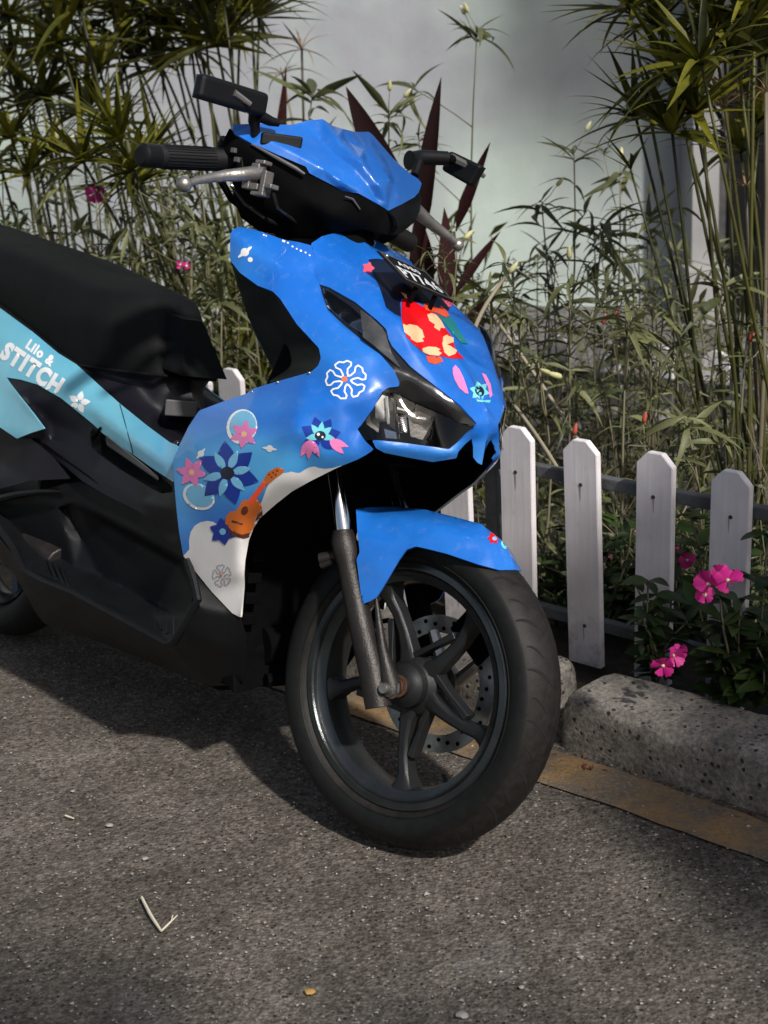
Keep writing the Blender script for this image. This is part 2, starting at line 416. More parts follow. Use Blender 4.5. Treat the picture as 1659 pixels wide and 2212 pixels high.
def strip(P, wd, closed=False):
    P = np.array(P, float)[:, :2]; n = len(P); V = []; Fc = []
    for i in range(n):
        a = P[(i-1) % n] if closed or i > 0 else P[i]; b = P[(i+1) % n] if closed or i < n-1 else P[i]
        t = unit(b-a); nn = np.array([-t[1], t[0]]); V += [P[i]+nn*wd/2, P[i]-nn*wd/2]
    for i in range(n if closed else n-1):
        j = (i+1) % n; Fc.append((2*i, 2*i+1, 2*j+1, 2*j))
    return np.array(V), Fc
def dline(name, P, wd, mat, key, parent, closed=False, off=.0009):
    return decal(name, None, mat, key, parent, tris=strip(P, wd, closed), off=off)
def ell(cx, cy, rx, ry, a=0, n=24):
    t = np.linspace(0, 2*math.pi, n, endpoint=False); c, s_ = math.cos(rad(a)), math.sin(rad(a))
    return [(cx+rx*math.cos(k)*c-ry*math.sin(k)*s_, cy+rx*math.cos(k)*s_+ry*math.sin(k)*c) for k in t]
def textmesh(txt, size=1.0, bold=.02):
    cu = bpy.data.curves.new('t', 'FONT'); cu.body = txt; cu.size = size; cu.offset = bold; cu.space_character = 1.16; cu.resolution_u = 3
    o = bpy.data.objects.new('t', cu); COL.objects.link(o); bpy.context.view_layer.update()
    me = o.to_mesh(); P = np.array([v.co[:2] for v in me.vertices]); Fc = [tuple(p.vertices) for p in me.polygons]
    o.to_mesh_clear(); bpy.data.objects.remove(o); bpy.data.curves.remove(cu); return P, Fc
def comps(Q, Fc):
    """split a mesh into its separate letters"""
    par = list(range(len(Q)))
    def find(i):
        while par[i] != i: par[i] = par[par[i]]; i = par[i]
        return i
    key = {}
    for i, q in enumerate(Q): k = tuple(np.round(q, 4)); par[find(i)] = find(key.setdefault(k, i))
    for f in Fc:
        for i in f[1:]: par[find(i)] = find(f[0])
    out = {}
    for f in Fc: out.setdefault(find(f[0]), []).append(f)
    res = []
    for fs in out.values():
        u = sorted(set(i for f in fs for i in f)); mp = {v: i for i, v in enumerate(u)}; res.append((np.array([Q[i] for i in u]), [tuple(mp[i] for i in f) for f in fs]))
    return res
def dtext(name, txt, o, ux, uy, mat, key, parent, bold=.02, wid=None):
    P, Fc = textmesh(txt, 1.0, bold); bm = bmesh.new(); vs = [bm.verts.new((p[0], p[1], 0)) for p in P]
    for f in Fc:
        try: bm.faces.new([vs[i] for i in f])
        except ValueError: pass
    bmesh.ops.triangulate(bm, faces=bm.faces)
    for _ in range(2): bmesh.ops.subdivide_edges(bm, edges=[e for e in bm.edges if e.calc_length() > .12], cuts=1); bmesh.ops.triangulate(bm, faces=bm.faces)
    bm.verts.index_update(); P = np.array([v.co[:2] for v in bm.verts]); Fc = [tuple(v.index for v in f.verts) for f in bm.faces]; bm.free()
    P = P-P.min(0); sx = P[:, 0].max(); P = P/np.array([sx, P[:, 1].max()])
    Q = np.array(o)+P[:, :1]*np.array(ux)+P[:, 1:]*np.array(uy)
    for q, f in comps(Q, Fc): decal(name, None, mat, key, parent, tris=(q, f), off=.0016)
# ================================================================== GROUND, KERB, WALL
def geo_mat(name): 
    m, nt, b = new_mat(name); return m, nt, b, geopos(nt)
def asphalt():
    m, nt, b, v = geo_mat('asphalt')
    big = noise(nt, 1.1, 4, .6, v); mid = noise(nt, 7, 5, .65, v); fine = noise(nt, 120, 4, .75, v)
    vo = N(nt, 'ShaderNodeTexVoronoi'); vo.inputs['Scale'].default_value = 150; nt.links.new(v, vo.inputs['Vector'])
    col = ramp(nt, fine.outputs[0], [(.32, (.034, .028, .023)), (.5, (.108, .097, .086)), (.64, (.20, .182, .163)), (.8, (.31, .285, .255))])
    tone = ramp(nt, mid.outputs[0], [(.3, (.62, .60, .58)), (.7, (1.15, 1.13, 1.1))]); col = mixc(nt, 1., col, tone, 'MULTIPLY')
    tone = ramp(nt, big.outputs[0], [(.32, (.72, .70, .67)), (.66, (1.25, 1.24, 1.22))]); col = mixc(nt, 1., col, tone, 'MULTIPLY')
    # single pale and dark stones
    sp_ = ramp(nt, N(nt, 'ShaderNodeSeparateColor').outputs[0], [(.0, (0, 0, 0)), (1, (1, 1, 1))])
    sc = N(nt, 'ShaderNodeSeparateColor'); nt.links.new(vo.outputs['Color'], sc.inputs[0])
    pale = ramp(nt, sc.outputs[0], [(.93, (0, 0, 0)), (.96, (1, 1, 1))]); near = ramp(nt, vo.outputs['Distance'], [(.30, (1, 1, 1)), (.46, (0, 0, 0))])
    msk = mixc(nt, 1., pale, near, 'MULTIPLY'); col = mixc(nt, msk, col, (.27, .245, .21))
    dark = ramp(nt, sc.outputs[1], [(.86, (0, 0, 0)), (.90, (1, 1, 1))]); msk2 = mixc(nt, 1., dark, near, 'MULTIPLY'); col = mixc(nt, msk2, col, (.018, .016, .015))
    # dusty patches
    dn = noise(nt, 2.3, 6, .7, v, 1.2); dm = ramp(nt, dn.outputs[0], [(.58, (0, 0, 0)), (.75, (.30, .30, .30))]); col = mixc(nt, dm, col, (.25, .25, .25))
    nt.links.new(col, b.inputs['Base Color']); b.inputs['Roughness'].default_value = .88; b.inputs['Specular IOR Level'].default_value = .3
    h = mixc(nt, .5, fine.outputs[0], vo.outputs['Distance'])
    nt.links.new(bumpn(nt, h, .9, .006), b.inputs['Normal']); return m
M['asphalt'] = asphalt()
def linepaint():
    m, nt, b, v = geo_mat('worn_yellow_line')
    fine = noise(nt, 120, 4, .75, v); mid = noise(nt, 9, 6, .7, v)
    stone = ramp(nt, fine.outputs[0], [(.32, (.035, .03, .025)), (.55, (.13, .115, .095)), (.75, (.27, .24, .21))])
    yel = ramp(nt, fine.outputs[0], [(.28, (.12, .070, .025)), (.55, (.34, .205, .080)), (.8, (.50, .33, .15))])
    f = mixc(nt, .5, fine.outputs[0], mid.outputs[0]); msk = ramp(nt, f, [(.44, (.95, .95, .95)), (.53, (.10, .10, .10))])
    nt.links.new(mixc(nt, msk, stone, yel), b.inputs['Base Color']); b.inputs['Roughness'].default_value = .85
    nt.links.new(bumpn(nt, fine.outputs[0], .8, .005), b.inputs['Normal']); return m
M['line'] = linepaint()
def concrete():
    m, nt, b, v = geo_mat('pitted_concrete')
    fine = noise(nt, 120, 4, .7, v); mid = noise(nt, 16, 5, .65, v); vo = N(nt, 'ShaderNodeTexVoronoi'); vo.inputs['Scale'].default_value = 95; nt.links.new(v, vo.inputs['Vector'])
    col = ramp(nt, fine.outputs[0], [(.3, (.10, .092, .082)), (.55, (.26, .24, .215)), (.8, (.42, .39, .36))])
    col = mixc(nt, 1., col, ramp(nt, mid.outputs[0], [(.3, (.50, .49, .48)), (.65, (1.1, 1.08, 1.05))]), 'MULTIPLY')
    sc = N(nt, 'ShaderNodeSeparateColor'); nt.links.new(vo.outputs['Color'], sc.inputs[0])
    pit = mixc(nt, 1., ramp(nt, sc.outputs[0], [(.80, (0, 0, 0)), (.84, (1, 1, 1))]), ramp(nt, vo.outputs['Distance'], [(.25, (1, 1, 1)), (.42, (0, 0, 0))]), 'MULTIPLY')
    col = mixc(nt, pit, col, (.03, .028, .026)); nt.links.new(col, b.inputs['Base Color']); b.inputs['Roughness'].default_value = .9
    inv = N(nt, 'ShaderNodeInvert'); nt.links.new(pit, inv.inputs[1])
    n1 = bumpn(nt, inv.outputs[0], .8, .004); nt.links.new(bumpn(nt, fine.outputs[0], .7, .004, n1), b.inputs['Normal']); return m
M['concrete'] = concrete()
def soil():
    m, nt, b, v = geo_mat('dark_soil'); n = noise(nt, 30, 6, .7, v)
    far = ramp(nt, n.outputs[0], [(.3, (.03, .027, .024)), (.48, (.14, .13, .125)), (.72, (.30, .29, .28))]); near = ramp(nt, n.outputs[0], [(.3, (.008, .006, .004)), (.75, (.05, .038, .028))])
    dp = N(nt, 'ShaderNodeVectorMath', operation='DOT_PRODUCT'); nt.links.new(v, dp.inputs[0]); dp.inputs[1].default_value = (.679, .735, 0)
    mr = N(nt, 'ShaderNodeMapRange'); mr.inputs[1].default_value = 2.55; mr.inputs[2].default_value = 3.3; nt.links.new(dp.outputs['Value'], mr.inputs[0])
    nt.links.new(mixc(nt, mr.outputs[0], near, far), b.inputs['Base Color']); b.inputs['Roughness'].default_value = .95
    nt.links.new(bumpn(nt, n.outputs[0], 1, .02), b.inputs['Normal']); return m
M['soil'] = soil()
def plaster():
    m, nt, b, v = geo_mat('wall_plaster')
    n1 = noise(nt, .9, 3, .5, v, .8); n2 = noise(nt, 5, 5, .6, v); n3 = noise(nt, 60, 4, .6, v)
    col = ramp(nt, n1.outputs[0], [(.38, (.33, .34, .37)), (.50, (.38, .42, .42)), (.62, (.45, .52, .48))])
    mp = N(nt, 'ShaderNodeMapping'); mp.inputs['Scale'].default_value = (9, 9, 1.1); nt.links.new(v, mp.inputs['Vector']); st_ = noise(nt, 1.2, 5, .6, mp.outputs[0])
    col = mixc(nt, 1., col, ramp(nt, st_.outputs[0], [(.3, (.95, .955, .95)), (.65, (1.02, 1.02, 1.02))]), 'MULTIPLY')
    col = mixc(nt, 1., col, ramp(nt, n2.outputs[0], [(.3, (.88, .89, .9)), (.7, (1.05, 1.05, 1.04))]), 'MULTIPLY')
    # green patches, stronger towards the left
    sx = N(nt, 'ShaderNodeSeparateXYZ'); nt.links.new(v, sx.inputs[0]); mr = N(nt, 'ShaderNodeMapRange'); mr.inputs[1].default_value = -.6; mr.inputs[2].default_value = -2.0; mr.inputs[4].default_value = .6; nt.links.new(sx.outputs[0], mr.inputs[0])
    gm = ramp(nt, noise(nt, 2.2, 4, .6, v, 1).outputs[0], [(.50, (0, 0, 0)), (.66, (.7, .7, .7))]); gm = mixc(nt, 1., gm, mr.outputs[0], 'MULTIPLY'); col = mixc(nt, gm, col, (.24, .38, .17))
    nt.links.new(col, b.inputs['Base Color']); b.inputs['Roughness'].default_value = .8
    nt.links.new(bumpn(nt, n3.outputs[0], .25, .004), b.inputs['Normal']); return m
M['plaster'] = plaster()
def wood_white():
    m, nt, b = new_mat('painted_picket'); v = objco(nt)
    mp = N(nt, 'ShaderNodeMapping'); mp.inputs['Scale'].default_value = (40, 40, 2.5); nt.links.new(v, mp.inputs['Vector'])
    g1 = noise(nt, 2, 5, .6, mp.outputs[0]); n2 = noise(nt, 9, 5, .6, v)
    col = ramp(nt, g1.outputs[0], [(.3, (.75, .71, .73)), (.7, (.85, .81, .83))])
    col = mixc(nt, 1., col, ramp(nt, n2.outputs[0], [(.25, (.82, .80, .79)), (.6, (1.02, 1.02, 1.02))]), 'MULTIPLY')
    sx = N(nt, 'ShaderNodeSeparateXYZ'); nt.links.new(v, sx.inputs[0]); zz = N(nt, 'ShaderNodeMapRange'); zz.inputs[1].default_value = .16; zz.inputs[2].default_value = 0.; nt.links.new(sx.outputs[2], zz.inputs[0])
    dn = noise(nt, 28, 5, .75, v); dm = mixc(nt, 1., ramp(nt, dn.outputs[0], [(.48, (0, 0, 0)), (.66, (.6, .6, .6))]), zz.outputs[0], 'MULTIPLY'); col = mixc(nt, dm, col, (.16, .13, .10))
    d = noise(nt, 55, 4, .7, v); col = mixc(nt, ramp(nt, d.outputs[0], [(.68, (0, 0, 0)), (.76, (.45, .45, .45))]), col, (.20, .17, .15))
    nt.links.new(col, b.inputs['Base Color']); b.inputs['Roughness'].default_value = .5
    nt.links.new(bumpn(nt, g1.outputs[0], .25, .002), b.inputs['Normal']); return m
M['picket'] = wood_white()
M['rail'] = plain('weathered_grey_rail', (.085, .09, .095), .8, var=.35, bump=.6, bscale=150)
M['gate'] = plain('black_gate_steel', (.003, .003, .0035), .6, spec=.2)
M['pillar'] = plain('grey_pillar_plaster', (.30, .295, .295), .8, var=.12, bump=.3, bscale=80, scale=5)
M['rough_wall'] = plain('rough_grey_wall', (.06, .06, .06), .9, var=.5, bump=.8, bscale=60, scale=14)

def quad_sheet(name, P, z, mat, nx=1, **k):
    me = mesh(name, [(x, y, z) for x, y in P], [tuple(range(len(P)))], mat); return obj(name, me, **k)
quad_sheet('ground', [(-60, -60), (60, -60), (60, 60), (-60, 60)], -.004, M['asphalt'], kind='structure')
KERB0 = np.array([.24, 2.334, 0]); fd = unit([.315, -.291, 0]); fn = np.array([-fd[1], fd[0], 0])       # kerb direction and the way to the garden
def kp(s_, n_, z=0): q = KERB0+fd*s_+fn*n_; return (q[0], q[1], z)
# yellow line with slightly uneven edges
P = []; L = np.arange(-4, 3.01, .04)
for s_ in L: P.append(kp(s_, .004*math.sin(s_*9)+random.uniform(-.004, .004))[:2])
for s_ in L[::-1]: P.append(kp(s_, .108+.003*math.sin(s_*7+1)+random.uniform(-.003, .003))[:2])
me = mesh('yellow_line', [(x, y, 0.0) for x, y in P], [(i, i+1, len(P)-2-i, len(P)-1-i) for i in range(len(L)-1)], M['line']); obj('yellow_line', me, kind='structure')
# kerb blocks: rounded, pitted
def kerb(s0, s1_, label, seed):
    bm = bmesh.new(); ns, nr = max(8, int((s1_-s0)/.008)), 26; rows = []
    r_ = np.random.default_rng(seed)
    prof = []
    for k in range(nr+1):
        a = math.pi*(1-k/nr); x = .5+.5*math.copysign(abs(math.cos(a))**.32, math.cos(a)); z = abs(math.sin(a))**.32
        prof.append((x*.17, z*.100))
    ph = r_.uniform(0, 6, 8)
    for i in range(ns+1):
        s_ = s0+(s1_-s0)*i/ns; e = min(s_-s0, s1_-s_); k_ = min(1, max(0, e/.03)); sc = math.sqrt(max(0, 1-(1-k_)**2))*.22+.78 if e < .03 else 1
        if i in (0, ns): sc = .72
        row = []
        for j, (x, z) in enumerate(prof):
            w_ = .0018*math.sin(s_*23+ph[0]+j*.5)+.0012*math.sin(s_*51+ph[1]-j*.7)+r_.normal(0, .0011)
            if r_.random() < .025: w_ -= .006
            xx = .085+(x-.085)*(1+(sc-1)*.5)+(.0 if z < .01 else -w_*.4); zz = z*(sc if z > .01 else 1)+(w_ if z > .03 else 0)
            row.append(bm.verts.new(kp(s_, .130+xx, zz-.006)))
        rows.append(row)
    for i in range(ns):
        for j in range(nr): bm.faces.new((rows[i][j], rows[i+1][j], rows[i+1][j+1], rows[i][j+1]))
    bm.faces.new(rows[0][::-1]); bm.faces.new(rows[-1]); bmesh.ops.recalc_face_normals(bm, faces=bm.faces)
    me = bpy.data.meshes.new('kerb_stone'); bm.to_mesh(me); bm.free(); me.materials.append(M['concrete']); me.polygons.foreach_set('use_smooth', [True]*len(me.polygons))
    obj('kerb_stone', me, label=label, cat='kerb stone', group='rough concrete kerb stones below the picket fence')
kerb(-.055, .95, 'long rough pitted concrete kerb stone right of the front wheel, under the pickets', 1)
kerb(-.98, -.125, 'rough concrete kerb stone seen through the spokes of the front wheel', 2)
kerb(-1.9, -1.05, 'rough concrete kerb stone hidden low behind the scooter body', 3)
# garden bed
bm = bmesh.new(); nx, ny = 90, 70; vs = []
def bedz(x, y): return .045+.018*math.sin(x*3.1+y)+.014*math.sin(y*4.3-x*2)
for i in range(nx+1):
    row = []
    for j in range(ny+1):
        s_ = -7+12*i/nx; n_ = .285+6.3*(j/ny)**1.3; q = kp(s_, n_); row.append(bm.verts.new((q[0], q[1], bedz(q[0], q[1])+random.uniform(-.008, .008))))
    vs.append(row)
for i in range(nx):
    for j in range(ny): bm.faces.new((vs[i][j], vs[i+1][j], vs[i+1][j+1], vs[i][j+1]))
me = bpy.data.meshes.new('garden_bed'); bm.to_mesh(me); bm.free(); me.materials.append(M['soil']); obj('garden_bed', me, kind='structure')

# ---- picket fence: one fence, pickets are parts
def picket_me(w_, h, t, round_=False):
    c = w_*.30; P = [(-w_/2, 0), (w_/2, 0), (w_/2, h-c), (w_/2-c, h), (-w_/2+c, h), (-w_/2, h-c)]
    if round_:
        P = [(-w_/2, 0), (w_/2, 0)]+[(w_/2*math.cos(a), h-w_*.45+w_*.45*math.sin(a)) for a in np.linspace(0, math.pi, 11)]
    n = len(P); bm = bmesh.new(); A = [bm.verts.new((x, -t/2, z)) for x, z in P]; B_ = [bm.verts.new((x, t/2, z)) for x, z in P]
    bm.faces.new(A); bm.faces.new(B_[::-1])
    for i in range(n): bm.faces.new((A[(i+1) % n], A[i], B_[i], B_[(i+1) % n]))
    bmesh.ops.bevel(bm, geom=[e for e in bm.edges], offset=.0012, segments=2, affect='EDGES'); bmesh.ops.recalc_face_normals(bm, faces=bm.faces)
    me = bpy.data.meshes.new('picket'); bm.to_mesh(me); bm.free(); me.materials.append(M['picket']); return me
fz = math.atan2(fd[1], fd[0])
OFF = .385
fence = empty('picket_fence', kp(0, OFF), fz, label='low white wooden picket fence standing behind the kerb stones and pink flowers', cat='fence')
nail = G(); nail.lathe([(0, -.0008), (.0036, -.0008), (.0040, .0003), (0, .0003)], n=10); nail_me = mesh('screw_hole', nail.V, nail.F, M['rust'])
drip = mesh('rust_stain', [(-.0014, 0, 0), (.0016, 0, 0), (.0006, 0, -.030), (-.0003, 0, -.030)], [(0, 1, 2, 3)], plain('rust_run', (.36, .30, .27), .7))
TOP = {-5: .507, -1: .488, 0: .487, 1: .486, 2: .484, 3: .476}; BOT = {0: .03, 1: .036, 2: .040, 3: .032}
_d = rays([498], [850])[0]; _t = ((KERB0+fn*OFF-CAM)@fn)/(_d@fn); BEHIND = (CAM+_d*_t-KERB0)@fd; print('behind', BEHIND, _t*_d[2]+CAMH)
for k in range(-12, 7):
    s_ = {0: -.327, 1: -.169, 2: -.020, 3: .132, -5: BEHIND}.get(k, -.327+.1525*k)
    bot = BOT.get(k, .035); top = TOP.get(k, .485); me = picket_me(.0745, top-bot, .015)
    o = obj('picket', me, fence); o.location = (s_+.0, -.0, bot); o.rotation_euler = (rad(random.uniform(-1, 1)), rad({2: .6, 3: .9}.get(k, random.uniform(-.4, .4))), 0)
    for zz in (.082, .365):
        q = obj('screw_hole', nail_me, o); q.location = (random.uniform(-.003, .003), -.0078, zz+(top-bot-.45)*.5)
        q = obj('rust_stain', drip, o); q.location = (0, -.0082, zz-.002)
for z_ in (.115, .402):
    g = G(); g.box((-1.2+.6, .021, z_), (2.0, .010, .012)); o = g.obj('fence_rail', M['rail'], fence, smooth=False, bevel=.003)
for s_ in (-1.5, -.42, .66):
    g = G(); g.box((s_, .048, .22), (.016, .016, .24)); g.obj('fence_post', M['rail'], fence, smooth=False, bevel=.003)
# ---- second fence deeper in the garden
c2a = gpt(1540, 990, .05)
f2 = empty('picket_fence', (c2a[0], c2a[1], 0), rad(-38), label='second white picket fence far back in the garden among the thin plants', cat='fence')
dx = math.cos(rad(-38)); 
for k in range(-7, 4):
    me = picket_me(.080, at_y(1540, 757, c2a[1])[2]-.06, .016, True); o = obj('picket', me, f2); o.location = (.165*k, 0, .06); o.rotation_euler = (0, rad(random.uniform(-2, 2)), 0)
for z_ in (.13, .25): g = G(); g.box((-.3, -.022, z_), (.95, .010, .014)); g.obj('fence_rail', M['rail'], f2, smooth=False, bevel=.003)
g = G(); g.box((.085, -.05, .16), (.014, .014, .16)); g.obj('fence_post', M['rail'], f2, smooth=False, bevel=.003)

# ---- wall, pillar, gate
WY = 6.3
g = G(); g.box((-4.3, WY+.1, 1.9), (5.65, .1, 1.9)); g.obj('garden_wall', M['plaster'], smooth=False, label='pale grey and green plaster wall behind the garden', cat='wall')
px0 = at_y(1505, 500, WY-.25)[0]; px1 = at_y(1541, 500, WY-.25)[0]
g = G(); g.box(((px0+px1)/2, WY-.10, 1.9), ((px1-px0)/2+.02, .15, 1.9)); g.box(((px0+px1)/2, WY-.12, .12), ((px1-px0)/2+.05, .2, .12)); g.obj('pillar', M['pillar'], smooth=False, bevel=.004, label='grey plastered pillar at the right end of the wall beside the black gate', cat='pillar')
gt = empty('metal_gate', (at_y(1590, 500, WY-.1)[0], WY-.1, 0), label='black metal gate bars behind the tall sedge at the right edge', cat='gate')
for x, w_ in ((1592, .042), (1655, .05), (1710, .04), (1780, .04)):
    X = at_y(x, 500, WY-.1)[0]-gt.location.x; g = G(); g.box((X, 0, 1.6), (w_, .025, 1.6)); g.obj('gate_bar', M['gate'], gt, smooth=False, bevel=.004)
X0 = at_y(1600, 300, WY-.1)
for z_ in (at_y(1630, 328, WY-.1)[2], .25, 2.6): g = G(); g.box((.35, -.01, z_), (.42, .018, .035)); g.obj('gate_bar', M['gate'], gt, smooth=False, bevel=.004)
g = G(); g.box((5.6, WY+1.2, 1.6), (4.3, .1, 1.6)); g.obj('back_wall', M['rough_wall'], smooth=False, label='rough dark grey wall seen between the black gate bars', cat='wall')
# loose things on the road
def litter(name, x, y, build, label, cat, mat):
    q = gpt(x, y, 0); g = build(G()); return g.obj(name, mat, label=label, cat=cat)
M['straw'] = plain('dry_straw', (.62, .58, .44), .7, var=.15); M['pebble'] = plain('pale_pebble', (.30, .285, .26), .8, var=.3); M['ochre'] = plain('ochre_leaf', (.42, .25, .07), .7)
k5 = lambda x, y: ((1400/1659/1.8228)*x, 2500/1.8228+(1400/1659/1.8228)*y)
def gp_(x, y, z=.003): x, y = k5(x, y); return gpt(x, y, z)
g = G(); g.tube([gp_(662, 1225, .004), gp_(700, 1300, .006), gp_(725, 1340, .005), gp_(752, 1380, .004)], [.0022, .0026, .0024, .0016], 6); g.tube([gp_(752, 1382, .004), gp_(790, 1345, .005), gp_(828, 1308, .004)], [.0016, .0015, .0008], 6); g.tube([gp_(800, 1330, .005), gp_(806, 1308, .006)], .0008, 5)
g.obj('broken_twig', M['straw'], label='pale broken V-shaped twig lying on the asphalt', cat='twig')
for x0, y0, x1, y1, nm in ((305, 842, 345, 856, 'short pale straw stub on the asphalt left of the twig, farther from the camera'),):
    g = G(); g.tube([gp_(x0, y0), gp_(x1, y1)], [.0016, .0012], 5); g.obj('straw_stub', M['straw'], label=nm, cat='straw')
kr = lambda x, y: (1400/1.8228+(1624/1659/1.8228)*x, 2800/1.8228+(1624/1659/1.8228)*y)
for x, y, r, mt, nm, cat in ((*kr(430, 1225), .008, 'pebble', 'largest pale stone chip at the bottom edge of the road', 'stone'), (*kr(668, 1112), .004, 'pebble', 'small pale stone chip on the road, right of the large bottom chip', 'stone'), (*k5(512, 890), .006, 'pebble', 'crumbled pale stone on the asphalt above the broken twig', 'stone'), (*k5(678, 1045), .005, 'pebble', 'pale stone chip just above the broken twig', 'stone'), (*k5(340, 730), .004, 'pebble', 'tiny white chip on the road under the scooter side', 'stone'), (*k5(1448, 1668), .007, 'ochre', 'small ochre leaf scrap near the bottom centre of the road', 'leaf')):
    q = gpt(x, y, 0); bm = bmesh.new(); bmesh.ops.create_icosphere(bm, subdivisions=2, radius=r)
    for v in bm.verts: v.co = Vector((v.co.x*random.uniform(.8, 1.3), v.co.y*random.uniform(.6, 1.1), v.co.z*.4+r*.2))
    me = bpy.data.meshes.new('chip'); bm.to_mesh(me); bm.free(); me.materials.append(M[mt]); o = obj('leaf_scrap' if cat == 'leaf' else 'stone_chip', me, label=nm, cat=cat); o.location = (q[0], q[1], 0)
g = G(); 
for k in range(9):
    q = gpt(*kr(935+random.uniform(-25, 30), 222+random.uniform(-10, 10)), .004); g.box(q, (random.uniform(.002, .005), random.uniform(.001, .003), .0006), [unit(rng.normal(0, 1, 3)*[1, 1, .2]), unit([random.random(), 1, 0]), [0, 0, 1]])
g.obj('fallen_petals', plain('dry_petal', (.16, .03, .03), .8), label='few dry dark red petals on the yellow line in front of the kerb stone', cat='petals', smooth=False)
# small dry scraps gathered along the kerb
V = []; Fc = []
for k in range(130):
    s_ = rng.uniform(-.5, .75); n_ = .128-abs(rng.normal(0, .02)) if rng.random() < .7 else rng.uniform(-.3, .12); q = np.array(kp(s_, n_, .002)); a = rng.random()*6.3; L = rng.uniform(.002, .008); d = np.array([math.cos(a), math.sin(a), rng.uniform(0, .4)])*L; e = np.array([-math.sin(a), math.cos(a), rng.uniform(-.2, .4)])*L*.35; n = len(V)
    V += [q-d, q+e, q+d, q-e]; Fc.append((n, n+1, n+2, n+3))
me = mesh('leaf_litter', V, Fc, plain('dry_litter', (.13, .085, .05), .8, var=.5)); obj('leaf_litter', me, kind='stuff', label='small dry scraps gathered along the foot of the kerb stones', cat='leaf litter')
# grit
V = []; Fc = []
for k in range(1800):
    u, t = rng.random(2); x = CX+(rng.random()-.5)*1750; y = 1250+960*rng.random()**.8
    q = gpt(x, y, 0)
    if (q-KERB0)@fn > .12: continue
    r = abs(rng.normal(0, .0011))+.0006; a = rng.random()*6; n = len(V)
    for i in range(3): V.append((q[0]+r*math.cos(a+2.1*i)*rng.uniform(.6, 1.5), q[1]+r*math.sin(a+2.1*i), .0003))
    V.append((q[0], q[1], r*.9)); Fc += [(n, n+1, n+3), (n+1, n+2, n+3), (n+2, n, n+3)]
me = mesh('road_grit', V, Fc, M['pebble']); obj('road_grit', me, kind='stuff', label='fine pale grit scattered over the asphalt', cat='grit')
# ================================================================== THE SCOOTER
bike = bpy.data.objects.new('motor_scooter', None); COL.objects.link(bike); bike.matrix_world = MB_
bike['label'] = 'blue printed motor scooter with black seat parked at the kerb by the white picket fence'; bike['category'] = 'scooter'
bpy.context.view_layer.update()
ID = Matrix.Identity(4)
c_ = crop = lambda ox, oy, k: (lambda x, y, Y=0.: (ox+k*x, oy+k*y, Y))

